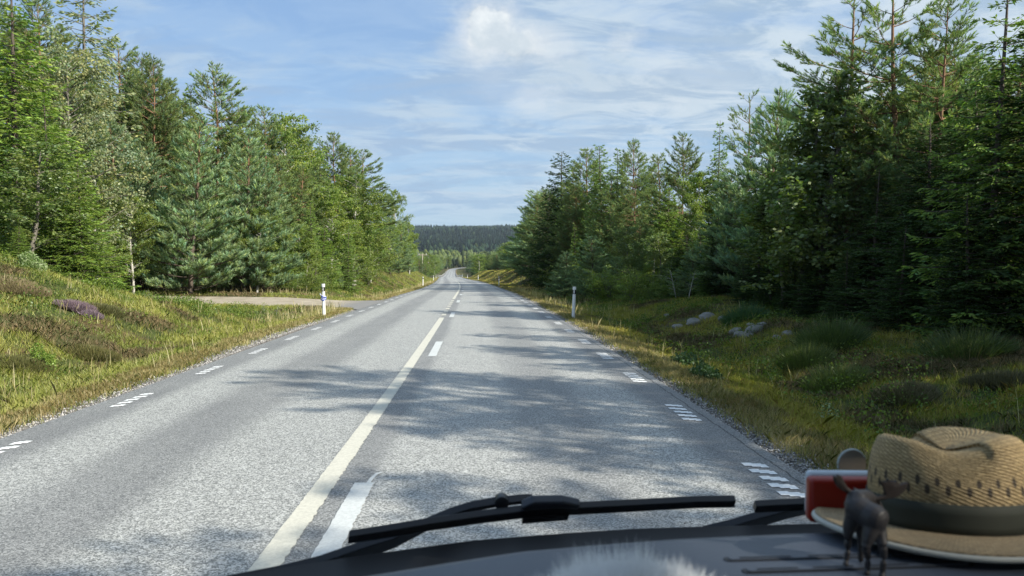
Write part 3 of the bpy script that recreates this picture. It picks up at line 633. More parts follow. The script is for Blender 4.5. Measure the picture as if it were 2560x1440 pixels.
RIGHT = [
 ('open_spruce', 2490, -90, 15.2, .85, 'open spruce with bare shoots against the sky at the top right'),
 ('pine', 2370, 5, 19.5, .75, 'bushy pine top between the open spruce and the bare pines'),
 ('lanky_pine', 2278, -60, 20.5, 1.0, 'second tall lanky pine, standing right of the bare trunked one'),
 ('lanky_pine', 2168, -20, 21.5, 1.05, 'tall lanky pine with bare trunk and open branches on the right'),
 ('aspen', 2062, 188, 21.0, 1.25, 'aspen with round leaves and a reddish tip left of the lanky pine'),
 ('aspen', 2006, 245, 22.0, 1.2, 'second aspen with round leaves, the lower of the pair'),
 ('lanky_pine', 1856, 243, 31, .75, 'thin young pine with candle top alone on the right skyline'),
 ('young_pine', 1937, 236, 28, .9, 'pine with upright candle shoots between thin pine and aspens'),
 ('spruce', 1790, 300, 37, .62, 'narrow pointed spruce left of the thin candle pine'),
 ('pine', 1705, 345, 41, .72, 'pine with round top left of the narrow pointed spruce'),
 ('pine', 1655, 388, 44, .8, 'low pine in the dip of the right skyline'),
 ('spruce', 1627, 400, 48, .7, 'small spruce tip in the right skyline'),
 ('pine', 1586, 362, 52, .8, 'pine above the middle of the right skyline'),
 ('spruce', 1545, 370, 56, .75, 'spruce beside the double pine tops on the right skyline'),
 ('spruce', 1510, 362, 58, .95, 'dark spruce top, third from the road on the right skyline'),
 ('pine', 1465, 383, 62, .95, 'pine top next to the last spruce on the right skyline'),
 ('spruce', 1432, 402, 66, .8, 'small spruce tip just right of the last dark spruce'),
 ('shade_tinted_spruce', 1402, 378, 67, 1.0, 'tall dark spruce that ends the right skyline beside the road'),
 ('shade_tinted_spruce', 1375, 480, 72, 1.05, 'dark spruce leaning its skirt over the far right verge'),
 ('pine', 1440, 470, 60, 1.0, 'pine with bare lower trunk beside the last dark spruce'),
 ('pine', 1530, 440, 53, 1.0, 'pine with grey branches inside the right wood edge'),
 ('pine', 1590, 455, 47, .9, 'grey green pine left of the sunny spruce'),
 ('bright_spruce', 1662, 470, 40, .95, 'sunny green spruce in the middle of the right wood'),
 ('birch', 1755, 440, 37, .9, 'yellow green birch right of the sunny spruce'),
 ('young_pine', 1475, 590, 44, 1.25, 'blue green young pine behind the right reflector post'),
 ('young_pine', 1412, 628, 48, 1.1, 'small young pine nearest the road on the right'),
 ('spruce', 1437, 560, 52, .6, 'slender spruce with reddish leader behind the small young pine'),
 ('birch', 1632, 572, 37, .6, 'slender birch with yellowing leaves low in the right wood'),
 ('aspen', 1565, 570, 39, 1.0, 'aspen with pale leaves low at the right forest edge'),
 ('young_pine', 1845, 430, 30, 1.15, 'broad shaded pine right of the yellow green birch'),
 ('aspen', 1965, 400, 23.0, 1.6, 'spreading aspen with sunlit leaves under the pair of aspens'),
 ('pine', 2110, 330, 21.5, 1.0, 'dark pine crown under the lanky pine'),
 ('shade_tinted_spruce', 2180, 420, 19.5, 1.2, 'dark spruce in shade behind the straw hat, left one'),
 ('shade_tinted_spruce', 2330, 300, 17.5, 1.15, 'tall dark spruce in shade right of the spreading aspen'),
 ('shade_tinted_spruce', 2470, 190, 16.5, 1.15, 'dark spruce filling the shade below the open spruce'),
 ('shade_tinted_spruce', 2600, 60, 15, 1.2, 'dark spruce cut off by the right frame edge'),
 ('shade_tinted_spruce', 2030, 520, 22.5, 1.2, 'dark spruce in shade at the forest foot behind the stones'),
 ('shade_tinted_spruce', 1900, 560, 25.5, 1.2, 'dark spruce whose skirt reaches the stones'),
 ('spruce', 1780, 580, 30, 1.2, 'shaded spruce between the stones and the reflector post'),
 ('pine', 2230, 200, 24, 1.1, 'dense pine behind the lanky pines'),
 ('pine', 2420, 120, 21, 1.1, 'dense pine behind the open spruce'),
 ('shade_tinted_spruce', 2420, 470, 14.8, 1.3, 'low dark spruce sweeping the ground right of the stones'),
 ('shade_tinted_spruce', 2250, 560, 16.8, 1.2, 'low dark spruce sweeping the ground behind the tall grass'),
 ('shade_tinted_spruce', 2120, 620, 19, 1.3, 'low spruce on the bank above the row of stones'),
]
for row in LEFT: plant_px(row[0], row[1], row[2], row[3], row[5], GL, wide=row[4])
RIGHT += [('shade_tinted_spruce', 1985, 640, 22.2, 1.5, 'low dark spruce skirt between the spreading aspen and the stones'), ('shade_tinted_spruce', 2050, 615, 20.8, 1.5, 'low dark spruce right behind the slanting stone'), ('shade_tinted_spruce', 1930, 655, 23.6, 1.5, 'low dark spruce behind the upper stone cluster'), ('shade_tinted_spruce', 1860, 650, 26, 1.4, 'low dark spruce left of the upper stone cluster')]
for row in RIGHT: plant_px(row[0], row[1], row[2], row[3], row[5], GR, wide=row[4])
# a birch with a leaning white stem at the edge of the side track
p0 = at(597, 708, 44.0); plant('birch', p0[0], 44.0, 5.6, 'birch with a thin leaning white trunk beside the side track', GL, wide=.55, v=0, rz=2.0, tilt=(R(3), R(9)))

SIL_L = ([0, 100, 150, 200, 260, 300, 350, 400, 440, 500, 545, 600, 700, 770, 850, 910, 950, 1000, 1050, 1090], [-60, 40, 90, 60, 200, 150, 160, 210, 250, 300, 230, 290, 340, 390, 420, 460, 530, 590, 640, 660])
SIL_R = ([1180, 1240, 1300, 1345, 1400, 1500, 1600, 1700, 1800, 1900, 2000, 2100, 2200, 2300, 2560], [655, 620, 590, 500, 420, 400, 420, 400, 400, 380, 360, 260, 160, 100, 60])
EDGE_L = ([-400, 0, 150, 240, 330, 800, 870, 930, 980, 1020, 1050, 1075], [24, 25, 28, 40, 47, 50, 60, 76, 105, 150, 215, 320])
EDGE_R = ([1180, 1210, 1240, 1300, 1360, 1420, 1500, 1600, 1800, 2000, 2300, 2560, 2900], [430, 300, 200, 118, 80, 60, 46, 37.5, 30, 24.5, 18.8, 15.2, 12.5])
def side_fill(px0, px1, n, sil, edge, kinds, dist, drop, label_of, group, seed, wide=1.0, minh=1.5, maxh=18):
    rr = random.Random(seed)
    for i in range(n):
        px = px0 + (px1 - px0) * (i + rr.uniform(.15, .85)) / n; Y = float(np.interp(px, *edge)) * rr.uniform(*dist)
        k = rr.choice(kinds); top = float(np.interp(px, *sil)) + rr.uniform(*drop); p = at(px, top, Y); h = p[2] - H(p[0], Y)
        if h < minh: continue
        plant(k, p[0], Y, min(h, maxh), label_of(k), group, wide=wide * rr.uniform(.9, 1.15))
nm = {'spruce': 'spruce', 'bright_spruce': 'light green spruce', 'shade_tinted_spruce': 'dark spruce', 'pine': 'pine', 'young_pine': 'young pine', 'birch': 'birch', 'aspen': 'aspen', 'willow': 'willow', 'shrub': 'leafy shrub', 'sapling': 'thin sapling'}
side_fill(0, 960, 26, SIL_L, EDGE_L, ['pine', 'pine', 'spruce', 'pine'], (1.32, 1.6), (50, 130), lambda k: f'tall {nm[k]} standing deep among the left wood behind the front trees', 'trees deep in the left wood', 1)
side_fill(225, 960, 30, SIL_L, EDGE_L, ['pine', 'young_pine', 'birch', 'spruce', 'birch', 'pine'], (1.08, 1.25), (110, 230), lambda k: f'{nm[k]} of middle height in the thick of the left forest edge', 'middle trees of the left forest edge', 2)
side_fill(235, 950, 28, ([0, 240, 800, 960], [560, 575, 570, 610]), EDGE_L, ['young_pine', 'birch', 'birch', 'spruce', 'bright_spruce', 'shrub'], (.97, 1.08), (-25, 60), lambda k: f'low {nm[k]} at the foot of the left forest edge beyond the side track', 'low growth at the left forest foot', 3, 1.15, .8)
side_fill(235, 960, 22, ([0, 240, 800, 960], [655, 668, 660, 655]), EDGE_L, ['shrub', 'shrub', 'sapling', 'shrub', 'young_pine'], (.93, 1.02), (-25, 25), lambda k: f'small {nm[k]} along the far side of the gravel track', 'bushes along the gravel track', 4, 1.3, .4)
side_fill(955, 1075, 24, SIL_L, EDGE_L, ['birch', 'young_pine', 'pine', 'birch', 'spruce'], (1.0, 1.35), (-5, 35), lambda k: f'{nm[k]} on top of the distant left bank', 'trees on the distant left bank', 5, 1.3, 1.5)
side_fill(1370, 2560, 24, SIL_R, EDGE_R, ['pine', 'spruce', 'pine'], (1.35, 1.65), (50, 120), lambda k: f'tall {nm[k]} standing deep among the right wood behind the front trees', 'trees deep in the right wood', 6)
side_fill(1370, 2620, 34, SIL_R, EDGE_R, ['shade_tinted_spruce', 'pine', 'spruce', 'birch', 'pine'], (1.1, 1.28), (90, 220), lambda k: f'{nm[k]} of middle height in the thick of the right forest edge', 'middle trees of the right forest edge', 7)
side_fill(1385, 2000, 13, ([1380, 2000], [610, 600]), EDGE_R, ['young_pine', 'birch', 'shade_tinted_spruce', 'aspen', 'spruce'], (.97, 1.07), (-30, 60), lambda k: f'low {nm[k]} at the foot of the right forest edge near the reflector post', 'low growth at the right forest foot', 8, 1.15, .8)
side_fill(1700, 2700, 26, ([1700, 2560], [620, 590]), EDGE_R, ['shade_tinted_spruce', 'shade_tinted_spruce', 'spruce'], (.98, 1.08), (-60, 90), lambda k: f'low shaded {nm[k]} sweeping the ground along the right bank', 'low spruces along the right bank', 9, 1.45, .8)
side_fill(1385, 1750, 16, ([1380, 1750], [700, 690]), EDGE_R, ['shrub', 'sapling', 'shrub'], (.92, 1.0), (-25, 20), lambda k: f'small {nm[k]} at the edge of the right verge', 'bushes along the right verge', 10, 1.3, .4)
side_fill(1185, 1375, 30, SIL_R, EDGE_R, ['young_pine', 'spruce', 'pine', 'birch', 'shade_tinted_spruce'], (.98, 1.3), (-5, 45), lambda k: f'{nm[k]} on the shaded bank where the right wood runs into the distance', 'trees on the distant right bank', 11, 1.4, 1.5)
# woods beyond both edges of the picture and behind the camera's shoulder (their shade falls on the road; the dark spruces behind are added to shade the dashboard)
rr = random.Random(77)
for i, (x, y, h, k) in enumerate([(13.2, 11.6, 9.8, 'shade_tinted_spruce'), (12.9, 8.6, 9.3, 'pine'), (13.4, 6.4, 8.6, 'spruce'), (12.6, 4.1, 10.6, 'spruce'), (13.4, 2.5, 11.9, 'pine'), (12.3, .4, 9.4, 'spruce'), (12.6, -1.6, 10.0, 'spruce'), (12.2, -3.6, 10.5, 'shade_tinted_spruce'), (11.7, -4.7, 11.4, 'shade_tinted_spruce'), (11.8, -7.2, 11.2, 'shade_tinted_spruce'), (14.5, -10.5, 10.5, 'pine'), (15.8, -5.0, 11, 'pine'), (12.5, -13, 9.5, 'pine'),
                                 (-20.5, 14.5, 11, 'bright_spruce'), (-24, 20, 12, 'spruce'), (-22, 9, 10, 'pine')]):
    plant(k, x, y, h, f'{nm[k]} just outside the picture whose shade falls on the road and van' if x > 0 else f'{nm[k]} beyond the left edge of the picture', 'trees just outside the picture')
# woods round the far bend
rr = random.Random(99)
for i in range(78):
    y = 330 + (i / 78) ** 1.1 * 560 + rr.uniform(-15, 15); sd = -1 if i % 2 else 1
    off = rr.uniform(12, 17) if rr.random() < .6 else rr.uniform(17, 30)
    if sd > 0 and y > 780: continue
    if sd > 0 and y > 390: off += 5
    k = rr.choice(['birch', 'birch', 'pine', 'young_pine', 'spruce']); x = float(cx(y)) + sd * off
    plant(k, x, y, rr.uniform(9, 13) if y < 600 else rr.uniform(11, 16), f'{nm[k]} beside the far stretch of road before the bend', GF, wide=1.6)

# stands of trees nobody could count: the valley wood round the bend and the forested hills
def lowpoly_stand(name, pts, rs, conif, mat, label, cat_, seg=6):
    V, F, T = [], [], []; n = len(pts); X, Y, Z, Ht, Cn = pts.T if pts.shape[1] == 5 else (*pts.T, None)
    th = np.arange(seg) * 2 * np.pi / seg; off = 0; Tn = tints(n, rs, .15, warm=.10)
    prof_c = [(0, .02), (.10, .75), (.34, .62), (.36, .80), (.60, .45), (.62, .55), (.84, .2), (.86, .27), (1, .01)]
    prof_b = [(0, .05), (.12, .3), (.22, .8), (.48, 1.0), (.72, .85), (.90, .48), (1, .04)]
    for isC, prof in ((True, prof_c), (False, prof_b)):
        m = conif == isC
        if not m.any(): continue
        x, y, z, h = X[m], Y[m], Z[m], Ht[m]; r = h * (.19 if isC else .26) * rs.uniform(.8, 1.2, m.sum()); k = m.sum(); npf = len(prof)
        pa = np.array(prof); jit = rs.uniform(.72, 1.28, (k, npf, seg)); rr_ = r[:, None, None] * pa[None, :, 1, None] * jit; ph = rs.rand(k)[:, None, None] * 6
        vx = x[:, None, None] + rr_ * np.cos(th + ph); vy = y[:, None, None] + rr_ * np.sin(th + ph); vz = z[:, None, None] + h[:, None, None] * pa[None, :, 0, None] + rs.uniform(-.03, .03, (k, npf, seg)) * h[:, None, None]
        v = np.stack([vx, vy, np.broadcast_to(vz, vx.shape)], -1).reshape(-1, 3); base = (np.arange(k) * npf * seg)[:, None, None] + (np.arange(npf - 1) * seg)[None, :, None]
        i = np.arange(seg)[None, None]; j = (i + 1) % seg; f = np.stack([base + i, base + j, base + seg + j, base + seg + i], -1).reshape(-1, 4) + off
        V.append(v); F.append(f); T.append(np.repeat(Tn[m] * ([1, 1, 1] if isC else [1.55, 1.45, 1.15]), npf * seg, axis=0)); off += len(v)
    me = fast_mesh(name, np.vstack(V), [np.vstack(F)], np.vstack(T)); o = link(name, me, mat); tag(o, label, cat_, kind='stuff'); return o
rs = np.random.RandomState(8)
M_FAR = foliage('far_needles', (.019, .034, .023), .12, .0, .0); M_VAL = foliage('valley_leaves', (.070, .098, .036), .3, 0, .03)
n = 2600; y = rs.uniform(760, 1330, n); u = rs.uniform(-260, 420, n); x = u + np.interp(y, [0, 800, 1330], [-34, -34, -34])
d = np.abs(x - cx(y)); keep = ((d > 13) | (y > 1060)) & ~((x > cx(y)) & (y < 900) & (d < 15)); x, y = x[keep], y[keep]; z = np.where(y < 1150, cz(y) + Hrel(x - cx(y), y), hill_z(x, y)) - .5
z = np.array([H(a, b_) for a, b_ in zip(x, y)]) - .5; z = np.where(y > 1200, np.maximum(z * 0 + np.interp(y, [1200, 1330], [0, 2]), hill_z(x, y)), z)
z = np.minimum(z, np.interp(y, [760, 1330], [3, 6]))
lowpoly_stand('valley_wood', np.stack([x, y, z, rs.uniform(11, 19, len(x)), x * 0], -1), rs, rs.rand(len(x)) < .3, M_VAL, 'light green broadleaf wood filling the valley behind the road bend', 'wood', 7)
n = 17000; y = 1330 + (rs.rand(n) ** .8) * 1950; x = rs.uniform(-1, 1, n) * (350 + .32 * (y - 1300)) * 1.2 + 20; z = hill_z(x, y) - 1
broad = ((fbm(x * .006, y * .012, 2) > .46) & (y > 2350) & (y < 2680)) | ((y < 1500) & (rs.rand(n) < .35)) | (rs.rand(n) < .05)  # the paler mid-hill band paints in a sunlit strip; the rest are scattered broadleaves
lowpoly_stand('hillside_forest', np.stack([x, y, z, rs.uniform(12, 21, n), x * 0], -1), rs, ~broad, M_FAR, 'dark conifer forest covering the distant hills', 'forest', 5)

# ------------------------------------------------------------------ roadside furniture
M_WHITE = simple('white_plastic', (.78, .79, .78), .45, nscale=12, namt=.12); M_BLACK = simple('black_plastic', (.015, .015, .017), .4)
M_REFL = simple('reflector_lens', (.75, .77, .76), .15, spec=1); M_TAPE = simple('blue_tape', (.10, .14, .50), .5); M_TAPEW = simple('pale_tape', (.55, .58, .78), .5)
def post(x, y, label, style, h=1.12, detail=True, lean=0.):
    z = H(x, y); r = empty('reflector_post', (x, y, z - .03)); r.rotation_euler.y = lean; tag(r, label, 'reflector post', 'reflector posts along the road')
    def col(a, b, w0, w1, nm, mat, k=10, grow=1.0):
        V = []; nz = (a, b)
        for zz_, w in zip(nz, (w0, w1)):
            for j in range(k):
                th = 2 * math.pi * j / k; V.append((w * math.cos(th), w * .72 * math.sin(th) - (.012 if False else 0), zz_))
        F = [(j, (j + 1) % k, k + (j + 1) % k, k + j) for j in range(k)] + [tuple(range(k, 2 * k)), tuple(reversed(range(k)))]
        return MB().add(V, F).build(nm, mat, r, smooth=False)
    s = h / 1.12
    col(0, .87 * s, .058, .054, 'shaft', M_WHITE); b_ = col(.87 * s, 1.015 * s, .060, .061, 'black_band', M_BLACK); col(1.015 * s, 1.12 * s, .062, .066, 'cap', M_WHITE)
    if detail:
        if style == 'dots':
            for zc in (.975, .912):
                m = MB().tube([(0, -.040, zc * s), (0, -.052, zc * s)], .022, 14); m.build('reflector', M_REFL, b_)
        else: MB().box((-.012, -.046, .945 * s), (.038, .02, .115)).build('reflector', M_REFL, b_, bevel=.004)
    return r
def ypost(side, Y, off): return float(cx(Y)) + side * (3.535 + off)
pl_ = at(810, 783, 26.8); pr = at(1433, 788, 25.6)
r = post(pl_[0], 26.8, 'reflector post wrapped with blue and white tape by the side track', 'dots', 1.2, lean=R(-1.2))
bm_ = MB()
for k in range(6):
    th = k * 1.05; bm_.tube([(.075 * math.cos(a) + (.02 * math.sin(a * 3 + k)), .06 * math.sin(a), .70 + .022 * k - .06 + .03 * math.sin(a + th)) for a in np.linspace(0, 6.28, 18)], .016, 5)
bm_.build('tape_band', M_TAPE, r); bm_ = MB()
for k in range(3): bm_.tube([(.082 * math.cos(a), .067 * math.sin(a), .68 + .035 * k + .035 * math.sin(a + k * 2)) for a in np.linspace(0, 6.28, 18)], .014, 5)
bm_.tube([(-.08, -.03, .79), (-.105, -.03, .83), (-.11, -.03, .86)], [.012, .016, .008], 5); bm_.build('white_tape_band', M_TAPEW, r)  # the white wraps of the blue and white tape
post(pr[0], 25.6, 'near right reflector post with an upright white reflector', 'bar', 1.14, lean=R(2.2))
YL = [88, 150, 213, 276, 338, 400, 460, 520]; ordn = ['first', 'second', 'third', 'fourth', 'fifth', 'sixth', 'seventh', 'eighth']
for i, Y in enumerate(YL):
    post(ypost(-1, Y, 1.0), Y, f'{ordn[i]} small white post beyond the side track, left verge', 'dots', 1.15, detail=i < 2)
    if i < 6: post(ypost(1, Y, .95), Y, f'{ordn[i]} small white post beyond the near one, right verge', 'bar', 1.15, detail=i < 2)
M_GALV = simple('galvanised_steel', (.46, .47, .48), .45, .6, nscale=6)
def rail(side, y0, y1, label):
    ys = np.arange(y0, y1 + .1, 4.0); root = empty('guard_rail', (float(cx(y0)), y0, float(cz(y0)))); tag(root, label, 'guard rail'); ox, oy, oz = root.location
    m = MB(); prof = [(0, .42), (.05, .47), (0, .52), (0, .58), (.05, .63), (0, .70), (-.02, .70), (-.02, .42)]
    V = []; k = len(prof)
    for q in ys:
        for a, b_ in prof: V.append((float(cx(q)) + side * 4.15 - side * a - ox, q - oy, float(cz(q)) + b_ - oz))
    F = [(i * k + j, i * k + (j + 1) % k, (i + 1) * k + (j + 1) % k, (i + 1) * k + j) for i in range(len(ys) - 1) for j in range(k)]
    m.add(V, F).build('rail', M_GALV, root, smooth=False)
    pm = MB().box((0, 0, 0), (.06, .12, .8)); me = None
    for q in ys[::3][:60]:
        if me is None: o = pm.build('rail_post', M_GALV, root, smooth=False); me = o.data
        else: o = link('rail_post', me, None, root)
        o.location = (float(cx(q)) + side * 4.22 - ox, q - oy, float(cz(q)) + .26 - oz)
rail(-1, 292, 640, 'steel guard rail along the outside of the distant left bend'); rail(1, 262, 560, 'steel guard rail on the distant right side of the road')
# utility pole
M_POLE = simple('weathered_pole', (.34, .30, .24), .9, nscale=5, namt=.3)
pz = at(1055, 678, 330); px0 = pz[0]; pzb = H(px0, 330)
rp = empty('utility_pole', (px0, 330, pzb)); tag(rp, 'wooden utility pole with crossarm at the end of the left bank', 'utility pole')
hp = at(1058, 634, 330)[2] - pzb
MB().tube([(0, 0, -.5), (.3, 0, hp)], [.22, .16], 8).build('shaft', M_POLE, rp); m = MB().box((.3, 0, hp - .6), (4.2, .25, .28)); m.build('crossarm', M_POLE, rp, smooth=False)
for q in (-1.6, 0, 1.6): MB().tube([(.3 + q, 0, hp - .46), (.3 + q, 0, hp - .05)], [.10, .13], 8).build('insulator', M_WHITE, rp)

def hit(px, py):
    "where the line of sight through a picture point meets the terrain"
    for Y in np.arange(4.5, 60, .05):
        p = at(px, py, Y)
        if p[2] <= H(p[0], Y): return p[0], float(Y)
    return p[0], float(Y)
# stones on the right bank
M_STONE = simple('granite', (.19, .185, .165), .85, nscale=9, namt=.35, bump=.8)
def stone(x, y, s, label, seed, sq=.6):
    import bmesh
    bm = bmesh.new(); bmesh.ops.create_icosphere(bm, subdivisions=3, radius=1); r_ = np.random.RandomState(seed); sc = r_.uniform(.8, 1.25, 3); o3 = r_.rand(3) * 50
    for v in bm.verts:
        n_ = 1 + (float(fbm(np.array(v.co.x * 1.3 + o3[0] + v.co.z), np.array(v.co.y * 1.3 + o3[1] - v.co.z))) - .5) * .75; v.co = Vector((v.co.x * sc[0] * n_, v.co.y * sc[1] * n_, v.co.z * sq * n_)) * s
    me = bpy.data.meshes.new('stone'); bm.to_mesh(me); bm.free(); me.polygons.foreach_set('use_smooth', [True] * len(me.polygons))
    o = link('stone', me, M_STONE); o.location = (x, y, H(x, y) + s * sq * .14); o.rotation_euler = (r_.uniform(-.2, .2), r_.uniform(-.2, .2), r_.uniform(0, 6)); tag(o, label, 'stone', 'stones on the right bank')
ST = [(1768, 792, 24.5, .34, 'long grey stone at the top of the left stone cluster'), (1812, 794, 24.2, .24, 'grey stone right of the long top stone'), (1696, 815, 23.2, .24, 'rounded stone at the lower left of the left cluster'),
      (1735, 806, 23.6, .30, 'flat broad stone in the middle of the left cluster'), (1667, 784, 26.5, .12, 'small lone stone farthest toward the reflector post'), (1842, 826, 20.6, .24, 'domed stone at the left end of the lower cluster'),
      (1850, 836, 20.0, .26, 'pale stone lowest in the lower cluster'), (1870, 836, 20.1, .22, 'grey stone touching the pale lowest stone'), (1885, 823, 20.8, .32, 'long slanting stone above the lower cluster'),
      (1880, 810, 21.6, .15, 'small stone above the slanting stone'), (1906, 808, 21.5, .14, 'small pale stone at the right tip of the slanting stone'), (1968, 831, 19.6, .17, 'round stone left of the tall grass'),
      (1944, 840, 19.2, .15, 'low pale stone beside the round stone'), (2012, 852, 18.2, .14, 'pale flat stone below the dark spruce skirts'), (2033, 844, 18.6, .12, 'smallest stone at the right end of the scatter'), (1822, 806, 23.4, .16, 'small stone between the two clusters')]
for i, (a, b_, Y, s, lab) in enumerate(ST):
    p = at(a, b_, Y); sx0, sy0 = hit(a, b_ + 6); stone(sx0, sy0, s * .92 * sy0 / Y, lab, 60 + i)

# ------------------------------------------------------------------ ground cover
M_GRASS = foliage('grass_blades', (1, 1, 1), .35, 0, .06); M_HEATH = foliage('heather_twigs', (1, 1, 1), .15, 0, .03)
def scatter(rs, n, umin, umax, ymin, ymax, ypow=1.0):
    y = ymin + (ymax - ymin) * rs.rand(n) ** ypow; u = rs.uniform(umin, umax, n); x = u + cx(y)
    return x, y, u
def in_view(x, y, m=1.5):
    az = np.arctan2(x, np.maximum(y, .1)); return (az > R(2.1 - 35.5)) & (az < R(2.1 + 36)) | (np.abs(x) < m * 0)
def off_track(x, y): s = -5.27 - x; c0 = TC(s); return ~((s > -.2) & (np.abs(y - c0) < 2.6 + 2.0 * np.exp(-np.clip(s, 0, 99) / 1.5)))
def blades_at(x, y, hgt, wid, lean, rs, tint, per=5, spread=.05):
    n = len(x) * per; X = np.repeat(x, per) + rs.normal(size=n) * spread; Y = np.repeat(y, per) + rs.normal(size=n) * spread; Z = Hv(X, Y) - .01
    a = rs.rand(n) * 6.283; l = rs.rand(n) ** .7 * np.repeat(lean, per); h = np.repeat(hgt, per) * rs.uniform(.5, 1.15, n)
    d = np.stack([np.cos(a) * l, np.sin(a) * l, np.ones(n)], -1); d = unit(d); sd = np.stack([np.sin(a + rs.normal(size=n)), -np.cos(a + rs.normal(size=n)), np.zeros(n)], -1); w = np.repeat(wid, per)[:, None] * rs.uniform(.6, 1.3, (n, 1))
    P = np.stack([X, Y, Z], -1); mid = P + d * h[:, None] * .6; tip = P + d * h[:, None] + np.stack([np.cos(a) * l, np.sin(a) * l, -l * .4], -1) * h[:, None] * .35
    V = np.stack([P - sd * w / 2, P + sd * w / 2, mid + sd * w * .35, tip, mid - sd * w * .35], 1).reshape(-1, 3); i = np.arange(n) * 5
    T = np.repeat(tint, per, axis=0) * rs.uniform(.80, 1.22, (n, 1)); T = np.repeat(T, 5, axis=0)
    return V, np.stack([i, i + 1, i + 2, i + 3, i + 4], -1), T
def lerp3(a, b_, f): return np.array(a)[None] * (1 - f[:, None]) + np.array(b_)[None] * f[:, None]
def join(name, parts, mat, label, cat_):
    V, F, T, off = [], [], [], 0
    for v, f, t_ in parts: V.append(v); F.append(f + off); T.append(t_); off += len(v)
    o = link(name, fast_mesh(name, np.vstack(V), F, np.vstack(T)), mat); tag(o, label, cat_, kind='stuff'); return o
rs = np.random.RandomState(21)
green_, dry_, strw, heath = [], [], [], []
for (n, y0, y1, um) in ((56000, 3.5, 14, 13), (95000, 12, 34, 26), (44000, 32, 80, 26), (16000, 80, 260, 14)):
    for sgn in (-1, 1):
        nn = int(n * (1.1 if sgn < 0 else .9)); x, y, u = scatter(rs, nn, 4.05, um, y0, y1, 1.25); u = u * sgn; x = u + cx(y); k = in_view(x, y) & off_track(x, y); x, y, u = x[k], y[k], u[k]
        a = np.abs(u) - 4.05; n1 = fbm(x * .55 + 3, y * .55, 3); n2 = fbm(x * 1.7, y * 1.7 + 9, 2); dist = np.hypot(x, y)
        isdry = (a + (n2 - .5) * 1.4 < (.8 if sgn < 0 else .95)) & (a > rs.rand(len(a)) * .3 - .1); hth = (n1 > (.60 if sgn < 0 else .56)) & (a > 1.3)
        bare = (fbm(x * .4 + 20, y * .4 + 3, 3) > .60) & (a > 1.6); g = ~isdry & ~hth & ~(bare & (rs.rand(len(a)) < .75)); f = np.clip(n2 * 1.6 - .3 + rs.normal(size=len(a)) * .18, 0, 1); ws = .0020 + .00027 * dist
        hmul = np.where(a < 1.2, .6, 1.0)
        tg = lerp3((.18, .25, .040), (.43, .41, .11), f); tg = np.where((rs.rand(len(a)) < .14)[:, None], np.array([[.30, .235, .11]]), tg)
        if sgn > 0: tg = tg * np.array([1.20, 1.04, .95])
        if g.any(): green_.append(blades_at(x[g], y[g], (.07 + .15 * n2[g]) * hmul[g] * rs.uniform(.6, 1.35, g.sum()) * (1.0 if y0 < 80 else 1.3), ws[g], .55 + .5 * n1[g], rs, tg[g], 5, .045 + .0015 * dist[g].mean()))
        td = lerp3((.27, .195, .075), (.52, .42, .22), f) * (np.array([[1.0, 1.0, 1.0]]) if sgn < 0 else np.array([[.95, .95, 1.0]])); td = np.where((rs.rand(len(a)) < .28)[:, None], np.array([[.15, .165, .045]]), td)
        if isdry.any(): dry_.append(blades_at(x[isdry], y[isdry], .07 + .10 * n2[isdry] * (1 if y0 < 30 else 1.6), ws[isdry], .7 + 0 * n1[isdry], rs, td[isdry], 5, .04))
        th_ = lerp3((.17, .13, .075), (.30, .22, .12), f); th_ = np.where((rs.rand(len(a)) < .35)[:, None], np.array([[.075, .095, .030]]), th_)
        if hth.any(): heath.append(blades_at(x[hth], y[hth], .09 + .12 * n2[hth], ws[hth] * .9, .9 + 0 * n1[hth], rs, th_[hth], 7, .06))
# tall straw with seed heads near both pavement edges and behind the track
for sgn, n, y0, y1, u0, u1_ in ((-1, 130, 6, 28, 4.5, 6.6), (-1, 500, 41.2, 47, 5, 26), (-1, 260, 27, 31, 4.6, 7.0), (1, 80, 5, 60, 4.4, 5.6), (1, 450, 27, 70, 4.6, 7.6), (-1, 420, 45, 120, 4.4, 6.0), (-1, 230, 8, 30, 6.6, 17), (1, 110, 8, 26, 5.5, 11)):
    x, y, u = scatter(rs, n, u0, u1_, y0, y1); u *= sgn; x = u + cx(y); k = in_view(x, y) & off_track(x, y); x, y = x[k], y[k]; dist = np.hypot(x, y)
    t_ = lerp3((.42, .34, .17), (.62, .54, .32), rs.rand(len(x))); strw.append(blades_at(x, y, rs.uniform(.25, .55, len(x)), .0025 + .00030 * dist, .35 + 0 * x, rs, t_, 3, .05))
join('grass', green_, M_GRASS, 'mixed green grass covering both verges and the knoll', 'grass'); join('dry_grass', dry_, M_GRASS, 'dry yellow grass fringing the pavement edges', 'grass')
join('straw', strw, M_GRASS, 'tall bleached straw stalks standing above the verges', 'grass'); join('heather', heath, M_HEATH, 'low brown heather spread over the verges', 'heather')
